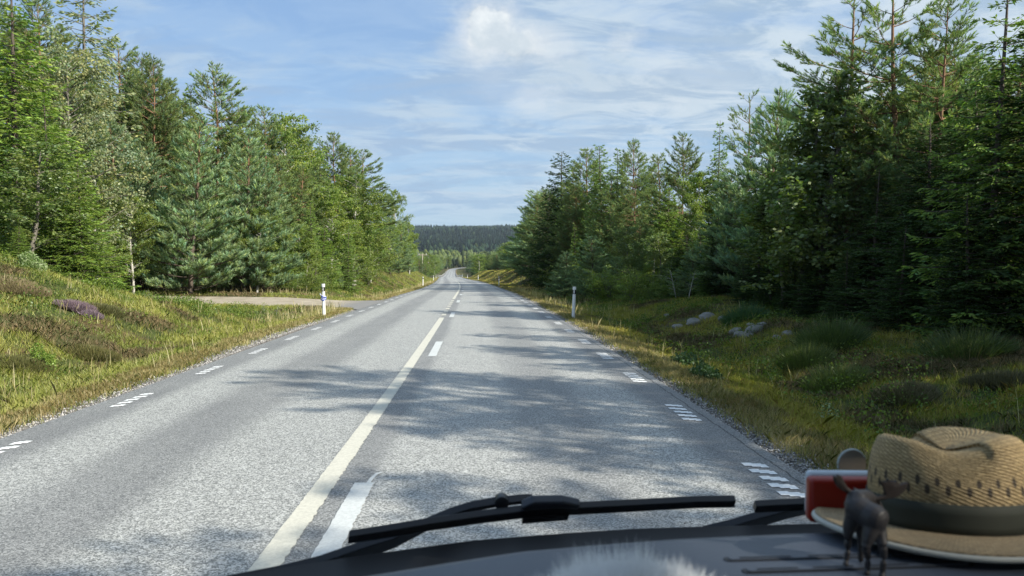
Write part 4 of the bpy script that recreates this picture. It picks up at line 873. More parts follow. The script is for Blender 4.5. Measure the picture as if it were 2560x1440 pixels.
# low leafy undergrowth (bilberry, bracken, seedlings)
P, D, L, Tn = [], [], [], []
for sgn, n, y0, y1, u0, u1_ in ((-1, 900, 6, 31, 6.0, 24), (-1, 380, 22, 31, 6, 16), (1, 620, 6, 30, 5.5, 12), (-1, 700, 45, 60, 7, 26), (1, 420, 30, 60, 6, 10), (-1, 160, 60, 90, 5.5, 9)):
    x, y, u = scatter(rs, n, u0, u1_, y0, y1); u *= sgn; x = u + cx(y); nn_ = fbm(x * .5 + 31, y * .5 + 7, 2); k = in_view(x, y) & off_track(x, y) & (nn_ > .47); x, y = x[k], y[k]; m = 46; sz = rs.uniform(.12, .34, len(x))
    c = lerp3((.075, .125, .025), (.20, .27, .040), rs.rand(len(x)) ** 1.5)
    X = np.repeat(x, m) + rs.normal(size=len(x) * m) * np.repeat(sz, m) * .55; Y = np.repeat(y, m) + rs.normal(size=len(x) * m) * np.repeat(sz, m) * .55
    Z = Hv(X, Y) + np.abs(rs.rand(len(X))) ** .8 * np.repeat(sz, m) * 1.1; P.append(np.stack([X, Y, Z], -1)); D.append(unit(rs.normal(size=(len(X), 3)) + np.array([0, 0, .25]))); L.append(rs.uniform(.025, .05, len(X)) * (1 + .012 * np.repeat(np.hypot(x, y), m))); Tn.append(np.repeat(c, m, axis=0) * rs.uniform(.7, 1.3, (len(X), 1)))
P, D, L, Tn = map(np.concatenate, (P, D, L, Tn)); join('undergrowth', [blades(P, D, L, L * .7, rs, Tn)], M_GRASS, 'low leafy green plants scattered through the verges', 'undergrowth')
# loose gravel at the pavement margins
n = 15000; y = 4 + 36 * rs.rand(n) ** 1.5; sg = np.where(rs.rand(n) < .5, -1, 1); u = sg * (3.87 + np.abs(rs.normal(size=n)) * .17); x = u + cx(y); k = in_view(x, y) & off_track(x, y); x, y = x[k], y[k]; n = len(x)
s = rs.uniform(.006, .020, n)[:, None, None]; oc = np.array([[1, 0, 0], [0, 1, 0], [-1, 0, 0], [0, -1, 0], [0, 0, .8], [0, 0, -.8]]); V = oc[None] * s * rs.uniform(.6, 1.3, (n, 6, 3)); V = V + np.stack([x, y, np.maximum(Hv(x, y), -9) + .006], -1)[:, None]
fc = np.array([[0, 1, 4], [1, 2, 4], [2, 3, 4], [3, 0, 4], [1, 0, 5], [2, 1, 5], [3, 2, 5], [0, 3, 5]]); F = (fc[None] + (np.arange(n) * 6)[:, None, None]).reshape(-1, 3)
join('loose_gravel', [(V.reshape(-1, 3), F, np.repeat(rs.uniform(.10, .50, (n, 1)) * np.array([[1, .96, .92]]), 6, axis=0))], foliage('gravel_stones', (1, 1, 1), 0, 0, .05), 'loose grey gravel along the pavement margins', 'gravel')
# single plants one can point to
def clump(name, px, py, Y, rad, h, n, ca, cb, label, cat_, mat, wid=.012, lean=.9, seed=1, leafy=False):
    r_ = np.random.RandomState(seed); x0, y0 = hit(px, py + 14); z0 = H(x0, y0)
    a = r_.rand(n) * 6.283; q = np.sqrt(r_.rand(n)) * rad; X, Yp = q * np.cos(a), q * np.sin(a); Z = Hv(X + x0, Yp + y0) - z0
    if leafy:
        hh = r_.rand(n) * h * (1 - .5 * (q / rad) ** 2); PP = np.stack([X, Yp, Z + hh], -1); V, F, T = blades(PP, unit(r_.normal(size=(n, 3)) + [0, 0, .2]), r_.uniform(.7, 1.3, n) * wid * 1.4, wid, r_, lerp3(ca, cb, r_.rand(n)) * r_.uniform(.7, 1.3, (n, 1)))
    else:
        d = unit(np.stack([np.cos(a) * q / rad * lean + r_.normal(size=n) * .45, np.sin(a) * q / rad * lean + r_.normal(size=n) * .25, np.ones(n)], -1)); V, F, T = blades(np.stack([X, Yp, Z], -1), d, h * (1 - .35 * (q / rad) ** 2) * r_.uniform(.6, 1.15, n), wid, r_, lerp3(ca, cb, r_.rand(n)))
    o = link(name, fast_mesh(name, V, [F], T), mat); o.location = (x0, y0, z0); tag(o, label, cat_); return o
clump('heather_bush', 188, 762, 16.0, .40, .26, 3600, (.13, .09, .10), (.27, .20, .25), 'purple flowering heather bush on the slope of the knoll', 'heather bush', M_HEATH, .016, seed=3)
clump('heather_bush', 228, 778, 15.4, .22, .18, 1500, (.14, .10, .12), (.26, .20, .25), 'small purple heather tuft below the flowering heather bush', 'heather bush', M_HEATH, .015, seed=4)
clump('heather_bush', 45, 715, 17.5, .65, .24, 5200, (.14, .12, .06), (.24, .19, .11), 'brown heather bush under the bright spruces at the left edge', 'heather bush', M_HEATH, .016, seed=5)
clump('heather_bush', 185, 660, 21.5, .8, .30, 4200, (.14, .115, .08), (.26, .20, .15), 'grey brown heather along the crest of the knoll', 'heather bush', M_HEATH, .018, seed=6)
clump('heather_bush', 60, 905, 11.2, .42, .20, 3600, (.075, .085, .03), (.15, .14, .055), 'olive heather bush low on the near left slope', 'heather bush', M_HEATH, .011, seed=7)
clump('heather_bush', 235, 880, 12.6, .45, .20, 3600, (.075, .085, .028), (.15, .13, .05), 'olive heather bush right of the near left slope seedling', 'heather bush', M_HEATH, .012, seed=8)
clump('heather_bush', 265, 770, 16.8, .4, .20, 3200, (.07, .08, .03), (.13, .12, .05), 'dark heather bush right of the purple one', 'heather bush', M_HEATH, .013, seed=9)
clump('leafy_plant', 95, 895, 11.6, .13, .42, 420, (.16, .26, .04), (.28, .38, .08), 'bright green leafy seedling on the near left slope', 'plant', M_GRASS, .03, seed=10, leafy=True)
clump('leafy_plant', 125, 910, 11.2, .10, .34, 420, (.16, .24, .04), (.28, .36, .08), 'lower leafy seedling beside the bright one', 'plant', M_GRASS, .03, seed=11, leafy=True)
clump('flowering_plant', 82, 655, 20.5, .34, .40, 1500, (.14, .22, .06), (.38, .44, .24), 'pale leaved plant cluster near the top of the knoll', 'plant', M_GRASS, .045, seed=12, leafy=True)
clump('grass_tussock', 2075, 850, 17.6, .55, .75, 1500, (.06, .09, .035), (.12, .16, .055), 'tall bright grass tussock under the dark spruces', 'grass tussock', M_GRASS, .012, 1.1, seed=13)
clump('grass_tussock', 2010, 900, 14.6, .40, .55, 1300, (.09, .12, .04), (.17, .20, .06), 'green grass tussock in the middle of the right verge', 'grass tussock', M_GRASS, .010, 1.0, seed=14)
clump('grass_tussock', 2090, 960, 12.6, .42, .50, 1400, (.09, .12, .04), (.17, .20, .06), 'yellow green grass tussock nearer the road on the right', 'grass tussock', M_GRASS, .009, 1.0, seed=15)
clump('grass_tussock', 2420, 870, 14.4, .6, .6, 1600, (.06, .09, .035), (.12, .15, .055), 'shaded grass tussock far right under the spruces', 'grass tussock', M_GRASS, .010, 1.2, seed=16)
clump('grass_tussock', 1860, 790, 21.8, .5, .62, 1100, (.05, .11, .05), (.10, .17, .07), 'grass tussock between the two stone clusters', 'grass tussock', M_GRASS, .013, 1.1, seed=17)
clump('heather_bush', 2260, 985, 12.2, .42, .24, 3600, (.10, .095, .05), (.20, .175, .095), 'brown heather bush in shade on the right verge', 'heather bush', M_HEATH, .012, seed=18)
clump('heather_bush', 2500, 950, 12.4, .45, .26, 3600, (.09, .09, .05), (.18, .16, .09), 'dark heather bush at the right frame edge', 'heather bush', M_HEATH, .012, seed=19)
clump('leafy_plant', 1720, 905, 15.2, .30, .28, 900, (.06, .11, .045), (.12, .18, .075), 'bluish leafy plant low on the right verge', 'plant', M_GRASS, .04, seed=20, leafy=True)
clump('leafy_plant', 1765, 935, 13.8, .26, .24, 1100, (.06, .11, .045), (.12, .18, .075), 'second bluish leafy plant, nearer the road', 'plant', M_GRASS, .036, seed=22, leafy=True)
clump('leafy_plant', 2065, 1045, 10.2, .15, .28, 90, (.20, .27, .12), (.38, .42, .24), 'pale pointed leaved plant right of the edge marking', 'plant', M_GRASS, .03, seed=23, leafy=True)
for i, (px, py, Y, h, lab) in enumerate([(250, 655, 33.5, 3.2, 'thin sapling with yellow green leaves at the end of the knoll'), (330, 700, 40, 2.3, 'slim sapling in shade behind the knoll'), (343, 705, 43, 2.6, 'white stemmed sapling behind the knoll'),
     (425, 752, 30.6, .55, 'small dark sapling at the near edge of the gravel track'), (662, 760, 30.2, .5, 'tiny sapling beside the gravel track mouth'), (690, 762, 30, .45, 'tiniest sapling near the reflector post'), (378, 742, 31, .8, 'bushy sapling where the gravel track disappears')]):
    p = at(px, py, Y); plant('sapling', p[0], Y, h, lab, 'saplings beside the side track', v=i % 2, wide=1.0)

# ------------------------------------------------------------------ the van the picture is taken from
M_DASH_ = simple('dashboard_plastic', (.080, .095, .120), .46, nscale=260, namt=.08, bump=.1, spec=.5); M_TRIM = simple('black_rubber', (.012, .013, .015), .45); M_FRIT = simple('dark_frit', (.02, .021, .024), .5)
M_BODY = simple('van_paint', (.30, .32, .34), .3); M_LINING = simple('grey_lining', (.48, .48, .47), .95)
van = empty('van', (.17, -.6, 0)); tag(van, 'van whose dark dashboard and wipers fill the bottom of the view', 'van'); VO = np.array([.17, -.6, 0])
def loc(p): return tuple(np.asarray(p) - VO)
DZ = 1.50
CR = [(-300, 1600), (250, 1535), (600, 1487), (883, 1440), (1100, 1405), (1300, 1374), (1519, 1355), (1700, 1342), (2009, 1328), (2300, 1322), (2600, 1324), (3000, 1340), (3600, 1385)]
crest = np.array([atz(a, b_, DZ) for a, b_ in CR]); fz = lambda X: np.interp(X, crest[:, 0], crest[:, 1])
BS = [(-300, 1560), (250, 1500), (500, 1458), (700, 1420), (901, 1389), (1183, 1351), (1400, 1334), (1581, 1322), (1769, 1316), (2012, 1310), (2300, 1307), (2600, 1309), (3000, 1322), (3600, 1360)]
GZ = 1.38; basec = np.array([atz(a, b_, GZ) for a, b_ in BS]); gb = lambda X: np.interp(X, basec[:, 0], basec[:, 1])
Xs = np.linspace(-.80, 1.13, 70)
V = []; prof = [(-.62, -.34), (-.60, -.10), (-.52, -.03), (-.40, -.006), (-.2, 0.0), (-.08, .0015), (-.012, 0), (.004, -.004), (.014, -.016)]
for X in Xs:
    for a, b_ in prof: V.append(loc((X, fz(X) + a, DZ + b_)))
k = len(prof); F = [(i * k + j, (i + 1) * k + j, (i + 1) * k + j + 1, i * k + j + 1) for i in range(len(Xs) - 1) for j in range(k - 1)]
dash = MB().add(V, F).build('dashboard', M_DASH_, van)
V = []
for X in Xs: V += [loc((X, fz(X) + .0145, DZ - .0165)), loc((X, fz(X) + .03, DZ - .07)), loc((X, gb(X) - .03, GZ - .02)), loc((X, gb(X), GZ))]
F = [(i * 4 + j, (i + 1) * 4 + j, (i + 1) * 4 + j + 1, i * 4 + j + 1) for i in range(len(Xs) - 1) for j in range(3)]
MB().add(V, F).build('windscreen_trim', M_TRIM, van)
# cowl outside the glass and a short bonnet falling away below the line of sight
V = []
for X in Xs: V += [loc((X, gb(X) + .003, GZ - .003)), loc((X, gb(X) + .05, GZ - .04)), loc((X, gb(X) + .30, 1.16)), loc((X, gb(X) + .62, 1.02)), loc((X, gb(X) + .74, .80)), loc((X, gb(X) + .76, .35))]
F = [(i * 6 + j, (i + 1) * 6 + j, (i + 1) * 6 + j + 1, i * 6 + j + 1) for i in range(len(Xs) - 1) for j in range(5)]
MB().add(V, F).build('bonnet', M_BODY, van)
# air vents let into the dashboard: slots with a raised lip
def slot(x0, y0, x1, y1, w):
    a, b_ = atz(x0, y0, DZ), atz(x1, y1, DZ); d = unit((b_ - a)[:2]); nrm = np.array([-d[1], d[0]])
    def stadium(w_, h_, z, nm, mat, par, ins=0):
        P = []; c0, c1 = a[:2] + d * ins, b_[:2] - d * ins
        for th in np.linspace(math.pi / 2, 3 * math.pi / 2, 9): P.append(c0 + d * math.cos(th) * w_ + nrm * math.sin(th) * w_)
        for th in np.linspace(-math.pi / 2, math.pi / 2, 9): P.append(c1 + d * math.cos(th) * w_ + nrm * math.sin(th) * w_)
        n_ = len(P); V = [(*q, z) for q in P] + [(*q, z + h_) for q in P]; V = [loc(v) for v in V]
        return MB().add(V, [tuple(range(n_, 2 * n_))] + [(i, (i + 1) % n_, n_ + (i + 1) % n_, n_ + i) for i in range(n_)]).build(nm, mat, par, smooth=False)
    z = DZ + .0016; v_ = stadium(w, .0006, z, 'air_vent', M_FRIT, van); stadium(w * .66, .0012, z + .0004, 'vent_lip', M_DASH_, v_, w * .6)
    L_ = np.linalg.norm((b_ - a)[:2]); nseg = max(2, int(L_ / .055))
    for i in range(nseg):
        p, q = a[:2] + d * (L_ * (i + .10) / nseg + .004), a[:2] + d * (L_ * (i + .9) / nseg); zz_ = z + .0018
        V = [loc((*(p + nrm * w * .18), zz_)), loc((*(q + nrm * w * .18), zz_)), loc((*(q - nrm * w * .18), zz_)), loc((*(p - nrm * w * .18), zz_))]; MB().add([v for v in V] + [tuple(np.array(v) + [0, 0, .0004]) for v in V], [(4, 5, 6, 7), (0, 1, 5, 4), (1, 2, 6, 5), (2, 3, 7, 6), (3, 0, 4, 7)]).build('vent_opening', M_TRIM, v_, smooth=False)
slot(1822, 1403, 2330, 1389, .0052); slot(1868, 1432, 2420, 1414, .0052)
# windscreen
RK = .80; TOPZ = 2.32
def gy(X, z): return gb(X) - RK * (z - GZ)
m = bpy.data.materials.new('clear_glass'); m.use_nodes = True; t = NT(m.node_tree); t.n.clear(); o_ = t.node('ShaderNodeOutputMaterial'); tr = t.node('ShaderNodeBsdfTransparent'); tr.inputs[0].default_value = (.96, .975, .97, 1); t.l.new(tr.outputs[0], o_.inputs[0])
V = []; Zs = np.linspace(GZ, TOPZ, 12)
for X in Xs:
    for z in Zs: V.append(loc((X * (1 - .10 * (z - GZ)) + .017 * (z - GZ), gy(X, z), z)))
MB().add(V, [(i * 12 + j, (i + 1) * 12 + j, (i + 1) * 12 + j + 1, i * 12 + j + 1) for i in range(len(Xs) - 1) for j in range(11)]).build('windscreen', m, van)
# cabin shell: roof, pillars, doors with side windows, bulkhead (all outside the picture; the bulkhead is put in to block light)
ty = gy(.17, TOPZ)
MB().box(loc((.17, (ty - 2.6) / 2, TOPZ + .03)), (2.0, ty + 2.6, .05)).build('roof', M_LINING, van, smooth=False)
MB().box(loc((.17, -2.6, 1.35)), (2.0, .05, 1.95)).build('bulkhead', M_LINING, van, smooth=False)
MB().box(loc((.17, -.7, .42)), (2.0, 3.9, .06)).build('floor_pan', M_LINING, van, smooth=False)
for sx_s in (-1, 1):
    X = .17 + sx_s * 1.0; MB().box(loc((X, -.85, .93)), (.06, 3.5, 1.02)).build('door', M_BODY, van, smooth=False)
    MB().box(loc((X, -1.55, 1.88)), (.055, 2.1, .88)).build('side_panel', M_BODY, van, smooth=False)
    b0 = (X - sx_s * .03, float(gb(X - sx_s * .04)), GZ); t0 = (X - sx_s * .10, ty, TOPZ); MB().tube([loc(b0), loc(t0)], .045, 6).build('pillar', M_BODY, van, smooth=False)
# wheels
M_TYRE = simple('tyre_rubber', (.02, .02, .02), .9); M_RIM = simple('wheel_rim', (.45, .46, .47), .35, .8)
for X in (-.72, 1.06):
    for Y in (1.05, -2.1):
        w_ = MB().tube([loc((X - .1, Y, .335)), loc((X + .1, Y, .335))], .33, 24).build('wheel', M_TYRE, van, smooth=False, bevel=.02); MB().tube([loc((X - .105, Y, .335)), loc((X + .105, Y, .335))], .19, 18).build('rim', M_RIM, w_, smooth=False)
# wipers, resting on the outside of the glass
def onglass(px, py, out=.022):
    Y = 1.1
    for _ in range(12): p = at(px, py, Y); Y = .5 * Y + .5 * (float(gy(p[0], p[2])) + out)
    return np.array(at(px, py, Y))
M_ARM = simple('wiper_black', (.011, .012, .015), .42, spec=.4)
def ribbon(pts, w, th, nm, mat, par, out=.022, bevel=.0015):
    """a bar following picture points over the glass: width w along the view's vertical, thickness th away from the glass"""
    C_ = [onglass(a, b_, out) for a, b_ in pts]; w = w if hasattr(w, '__len__') else [w] * len(C_); V = []
    nrm = unit(np.array([0, 1.0, RK])); 
    for i, c in enumerate(C_):
        d = unit(C_[min(i + 1, len(C_) - 1)] - C_[max(i - 1, 0)]); up_ = unit(np.cross(nrm, d)); up_ = up_ if up_[2] > 0 else -up_
        for s_, n_ in ((-1, -1), (1, -1), (1, 1), (-1, 1)): V.append(loc(c + up_ * s_ * w[i] / 2 + nrm * n_ * th / 2))
    F = [(i * 4 + j, i * 4 + (j + 1) % 4, (i + 1) * 4 + (j + 1) % 4, (i + 1) * 4 + j) for i in range(len(C_) - 1) for j in range(4)] + [(3, 2, 1, 0), tuple(len(C_) * 4 - 4 + j for j in range(4))]
    return MB().add(V, F).build(nm, mat, par, smooth=False, bevel=bevel)
px_m = 1 / 1849 * 1.17
blade1 = [(871, 1342), (960, 1329), (1080, 1309), (1200, 1292), (1330, 1276), (1450, 1270), (1600, 1262), (1740, 1254), (1836, 1252)]
b1 = ribbon(blade1, [.017, .018, .018, .0185, .0195, .018, .017, .016, .015], .012, 'wiper_blade', M_ARM, van)
ribbon([(a, b_ + 7) for a, b_ in blade1[:]], .0022, .0125, 'rubber_lip', simple('wiper_edge', (.045, .05, .06), .3), b1, bevel=0)
ribbon([(1305, 1266), (1330, 1257), (1400, 1254), (1448, 1260)], [.012, .020, .018, .010], .016, 'blade_mount', simple('wiper_mount', (.022, .028, .04), .35), b1, bevel=.004)
ribbon([(1305, 1290), (1420, 1281)], [.014, .014], .02, 'mount_clip', M_ARM, b1)
arm = ribbon([(560, 1462), (700, 1434), (800, 1410), (900, 1378), (985, 1349), (1060, 1314), (1130, 1283), (1180, 1266), (1235, 1256), (1300, 1248), (1330, 1248)], [.028, .026, .026, .030, .024, .015, .0125, .010, .0085, .008, .010], .014, 'wiper_arm', M_ARM, van, .045)
p = onglass(1254, 1254, .045); MB().tube([loc(p - np.array([.0, .012, 0])), loc(p + np.array([.0, .012, 0]))], .011, 14).build('hose_knob', M_ARM, arm, bevel=.002)
blade2 = [(1886, 1266), (1960, 1262), (2050, 1258), (2250, 1254), (2450, 1258), (2600, 1262), (2720, 1270)]
b2 = ribbon(blade2, [.0175, .018, .018, .018, .018, .018, .017], .012, 'wiper_blade', M_ARM, van); ribbon([(a, b_ + 7) for a, b_ in blade2], .0022, .0125, 'rubber_lip', bpy.data.materials['wiper_edge'], b2, bevel=0)
ribbon([(1760, 1330), (1830, 1316), (1900, 1297), (1960, 1280), (2060, 1262), (2160, 1256)], [.018, .024, .028, .024, .014, .010], .014, 'wiper_arm', M_ARM, van, .045)
# a few dried insects on the glass
M_SPOT = simple('dried_insect', (.10, .07, .06), .8)
for a, b_, s in ((1712, 1308, .0022), (2040, 1130, .0010)):
    p = onglass(a, b_, .001); MB().tube([loc(p + np.array([-s * .8, 0, -s * .5])), loc(p), loc(p + np.array([s, 0, s * .6]))], [s * .2, s * .55, s * .2], 6).build('dried_insect', M_SPOT, van)

# ------------------------------------------------------------------ things on the dashboard
def straw_mat(name, ca, cb, holes=True, su=64, sv=15):
    m, t, b = new_mat(name); uv = t.node('ShaderNodeUVMap', uv_map='UVMap').outputs[0]
    wv = t.node('ShaderNodeTexWave', wave_type='BANDS', bands_direction='DIAGONAL', i_Scale=1.0, i_Distortion=1.6, i_Detail=2.0, **{'i_Detail_Scale': 1.5}); t.l.new(t.mapping(uv, scale=(su * .55, sv * 1.5, 1)), wv.inputs['Vector'])
    n = t.noise(t.mapping(uv, scale=(su * 1.2, sv * 2.5, 1)), 1.0, 4, .7); bk = t.node('ShaderNodeTexBrick', i_Scale=1.0); t.l.new(t.mapping(uv, scale=(su * .5, sv * .5, 1)), bk.inputs['Vector'])
    bk.inputs['Color1'].default_value = (1, 1, 1, 1); bk.inputs['Color2'].default_value = (.68, .68, .68, 1); bk.inputs['Mortar'].default_value = (.22, .22, .22, 1); bk.inputs['Mortar Size'].default_value = .05; bk.inputs['Mortar Smooth'].default_value = 1.0
    h = t.math('ADD', t.math('MULTIPLY', wv.outputs['Fac'], .55), t.math('MULTIPLY', n, .6)); c = t.mix(t.step(h, .25, .95), ca, cb); c = t.mix(.8, c, bk.outputs['Color'], 'MULTIPLY')
    if holes:
        s = t.node('ShaderNodeSeparateXYZ', i_0=uv); hh = None
        for (row, ph) in ((.43, 0.0), (.36, .5)):
            fu = t.math('FRACT', t.math('ADD', t.math('MULTIPLY', s.outputs[0], 27.0), ph)); du = t.math('DIVIDE', t.math('ABSOLUTE', t.math('SUBTRACT', fu, .5)), .135); dv = t.math('DIVIDE', t.math('ABSOLUTE', t.math('SUBTRACT', t.math('ADD', s.outputs[1], t.math('MULTIPLY', n, .02)), row)), .042)
            q = t.math('SUBTRACT', 1.0, t.step(t.math('ADD', t.math('MULTIPLY', du, du), t.math('MULTIPLY', dv, dv)), .6, 1.3)); hh = q if hh is None else t.math('MAXIMUM', hh, q)
        c = t.mix(t.math('MULTIPLY', hh, .92), c, (.02, .012, .006))
    t.l.new(c, b.inputs['Base Color']); b.inputs['Roughness'].default_value = .7; bn = t.node('ShaderNodeBump', i_Strength=.8, i_Distance=.002); t.l.new(t.math('MULTIPLY', h, 1.0), bn.inputs['Height']); t.l.new(bn.outputs[0], b.inputs['Normal']); return m
M_STRAW = straw_mat('woven_straw', (.30, .20, .075), (.66, .49, .24)); M_BRIM = straw_mat('brim_straw', (.36, .25, .12), (.66, .50, .29), False, 90, 8)
M_RIB = simple('olive_ribbon', (.030, .034, .022), .8, nscale=30, namt=.25); M_EDGE = simple('brim_binding', (.50, .50, .44), .7)
hc = at(2378, 1322, .80); hat = empty('straw_hat', (hc[0], hc[1], DZ + .010)); hat.rotation_euler.x = R(-6); tag(hat, 'woven straw hat with dark olive ribbon lying on the dashboard', 'hat')
def surf(name, fn, nu, nv, mat, par, close=True, sub=0, solid=0):
    V = [fn(i / nu, j / nv) for j in range(nv + 1) for i in range(nu + 1)]; F = [(j * (nu + 1) + i, j * (nu + 1) + i + 1, (j + 1) * (nu + 1) + i + 1, (j + 1) * (nu + 1) + i) for j in range(nv) for i in range(nu)]
    me = bpy.data.meshes.new(name); me.from_pydata(V, [], F); uvl = me.uv_layers.new(name='UVMap'); UV = [(i / nu, j / nv) for j in range(nv + 1) for i in range(nu + 1)]
    for lp in me.loops: uvl.data[lp.index].uv = UV[lp.vertex_index]
    me.polygons.foreach_set('use_smooth', [True] * len(F)); o = link(name, me, mat, par)
    if solid: md = o.modifiers.new('solid', 'SOLIDIFY'); md.thickness = solid; md.offset = -1
    return o
CH = .104; RX, RY = .083, .073
def crown_r(v): return np.interp(v, [0, .15, .4, .7, .88, .96, 1.0], [1.03, 1.03, 1.03, 1.0, .93, .84, .72])
def crown_pt(u, v):
    th = u * 2 * math.pi; kx, ky = math.cos(th), math.sin(th)
    if v <= .8:
        q = v / .8; r = crown_r(q); z = CH * np.interp(q, [0, .7, .88, .96, 1.0], [0, .74, .92, .985, 1.0])
    else:
        q = (v - .8) / .2; r = crown_r(1.0) * (1 - q); z = CH * (1 - .10 * q)
    top = max(0., (z / CH - .5) * 2); rr_ = r
    x, y = RX * rr_ * kx, RY * rr_ * ky
    # pinched front and a dent along the top
    z -= CH * top * (.17 * math.exp(-((x + .026) / .036) ** 2) + .05 * math.exp(-((y) / .04) ** 2))
    z += CH * top * (.055 * math.exp(-((x + .078) / .026) ** 2))
    x += .008 * top * (-1 if kx > 0 else 1) * .6
    return (x, y * (1 - .16 * top * math.exp(-((x + .04) / .04) ** 2)), z)
surf('crown', crown_pt, 72, 40, M_STRAW, hat, solid=.0016)
def band_pt(u, v):
    th = u * 2 * math.pi; q = v * .30; r = crown_r(q) + .022; return (RX * r * math.cos(th), RY * r * math.sin(th), CH * (q * .74 / .7) + .002)
surf('ribbon', band_pt, 72, 3, M_RIB, hat, solid=.001)
def brim_z(th, s): return .012 * (s ** 2) * (math.cos(th * 2 + .2) * .5 + .1) - .004 * s
BRX, BRY = .147, .112
def brim_pt(u, v):
    th = u * 2 * math.pi; a = 1.0 * (1 - v); rx = RX * 1.05 * (1 - v) + BRX * v; ry = RY * 1.05 * (1 - v) + BRY * v; return (rx * math.cos(th), ry * math.sin(th), brim_z(th, v) + .002)
surf('brim', brim_pt, 96, 10, M_BRIM, hat, solid=.003)
MB().tube([(*[q for q in brim_pt(i / 96, 1.0)[:2]], brim_pt(i / 96, 1.0)[2] - .0015) for i in range(97)], .0033, 8, caps=False).build('brim_edge', M_EDGE, hat)

M_RED = simple('red_plastic', (.27, .014, .005), .4, nscale=20, namt=.08); M_REDEDGE = simple('pale_box_edge', (.55, .62, .68), .4)
bx_c = at(2125, 1248, .870); box = empty('red_box', tuple(bx_c), R(-4)); tag(box, 'red box with pale edges propped on the hat brim', 'box')
s_ = .875 * 1.06 / 1849
MB().box((.008, 0, 0), (236 * s_, .020, 108 * s_)).build('box_front', M_RED, box, bevel=.006); MB().box((.011, .014, .0030), (236 * s_, .014, 112 * s_)).build('box_back', M_REDEDGE, box, bevel=.006)
box.location.y = bx_c[1]
# round topped plate on a stem behind the box
dp = at(2130, 1157, .94); s2 = .94 * 1.04 / 1849; pl_o = empty('plate_holder', (dp[0], dp[1], DZ - .0)); tag(pl_o, 'small round topped plate on a thin stem behind the red box', 'holder')
zc = dp[2] - DZ; m = MB(); n_ = 20; Pp = [(34 * s2 * math.cos(a), 36 * s2 * math.sin(a) - 4 * s2) for a in np.linspace(-.45, math.pi + .3, n_)]
V = [(x, -.002, z + zc) for x, z in Pp] + [(x, .004, z + zc) for x, z in Pp]; F = [tuple(reversed(range(n_))), tuple(range(n_, 2 * n_))] + [(i, (i + 1) % n_, n_ + (i + 1) % n_, n_ + i) for i in range(n_)]
MB().add(V, F).build('plate', simple('taupe_plastic', (.15, .125, .095), .35), pl_o, smooth=False)
MB().tube([(x, .001, z + zc) for x, z in Pp[4:]], .0017, 8).build('plate_rim', simple('pale_rim', (.42, .48, .47), .3), pl_o)
MB().tube([(.0, .004, zc - .018), (.003, .004, zc - .03), (.003, .006, .002)], .0022, 8).build('stem', simple('grey_stem', (.15, .16, .15), .4), pl_o)

# toy moose, seen from behind
M_MOOSE = simple('moose_brown', (.030, .028, .029), .5, nscale=240, namt=.3, bump=.1); M_ANT = simple('antler_brown', (.016, .010, .008), .7)
hl = atz(2178, 1431, DZ + .002); hr = atz(2206, 1446, DZ + .002); fl = atz(2118, 1411, DZ + .002)
moose = empty('toy_moose', (hl[0], hl[1], DZ + .002)); tag(moose, 'small dark toy moose standing on the dashboard before the hat', 'toy'); MO = np.array(moose.location)
def mp(px, py, Y): return np.array(at(px, py, Y)) - MO
Yh, Yf = hl[1], fl[1]
J = {'rump': mp(2190, 1296, Yh + .001), 'belly': mp(2166, 1284, (Yh + Yf) / 2), 'chest': mp(2142, 1268, Yf - .003), 'hump': mp(2142, 1250, Yf), 'neck': mp(2164, 1243, Yf + .013), 'head': mp(2183, 1250, Yf + .026), 'nose': mp(2196, 1270, Yf + .038)}
J['rump_top'] = mp(2187, 1282, Yh)
E = [('rump', 'belly'), ('belly', 'chest'), ('chest', 'hump'), ('hump', 'neck'), ('neck', 'head'), ('head', 'nose')]
rad = {'rump': .0138, 'rump_top': .012, 'belly': .0150, 'chest': .0138, 'hump': .0105, 'neck': .0082, 'head': .0062, 'nose': .0050}
del J['rump_top']
def leg(nm, top, pts, rs_):
    prev = top
    for i, (p, r_) in enumerate(zip(pts, rs_)): J[nm + str(i)] = p; rad[nm + str(i)] = r_; E.append((prev, nm + str(i))); prev = nm + str(i)
leg('a', 'rump', [mp(2176, 1330, Yh - .001), mp(2164, 1365, Yh - .004), mp(2170, 1395, Yh), mp(2168, 1424, Yh), mp(2166, 1434, Yh - .003)], [.0095, .0062, .0040, .0036, .0044])
leg('b', 'rump', [mp(2198, 1328, Yh + .000), mp(2206, 1362, Yh - .008), mp(2210, 1395, Yh - .008), mp(2206, 1432, Yh - .008), mp(2204, 1442, Yh - .010)], [.0095, .0062, .0040, .0036, .0044])
leg('c', 'chest', [mp(2124, 1315, Yf), mp(2119, 1345, Yf), mp(2120, 1378, Yf), mp(2115, 1406, Yf), mp(2114, 1412, Yf - .003)], [.0088, .0052, .0038, .0033, .0042])
leg('d', 'chest', [mp(2150, 1312, Yf + .006), mp(2152, 1345, Yf + .006), mp(2152, 1372, Yf + .006), mp(2152, 1400, Yf + .006)], [.0085, .0052, .0038, .0036])
leg('e', 'head', [mp(2146, 1232, Yf + .016), mp(2136, 1222, Yf + .014)], [.0024, .0016])
mb = MB()
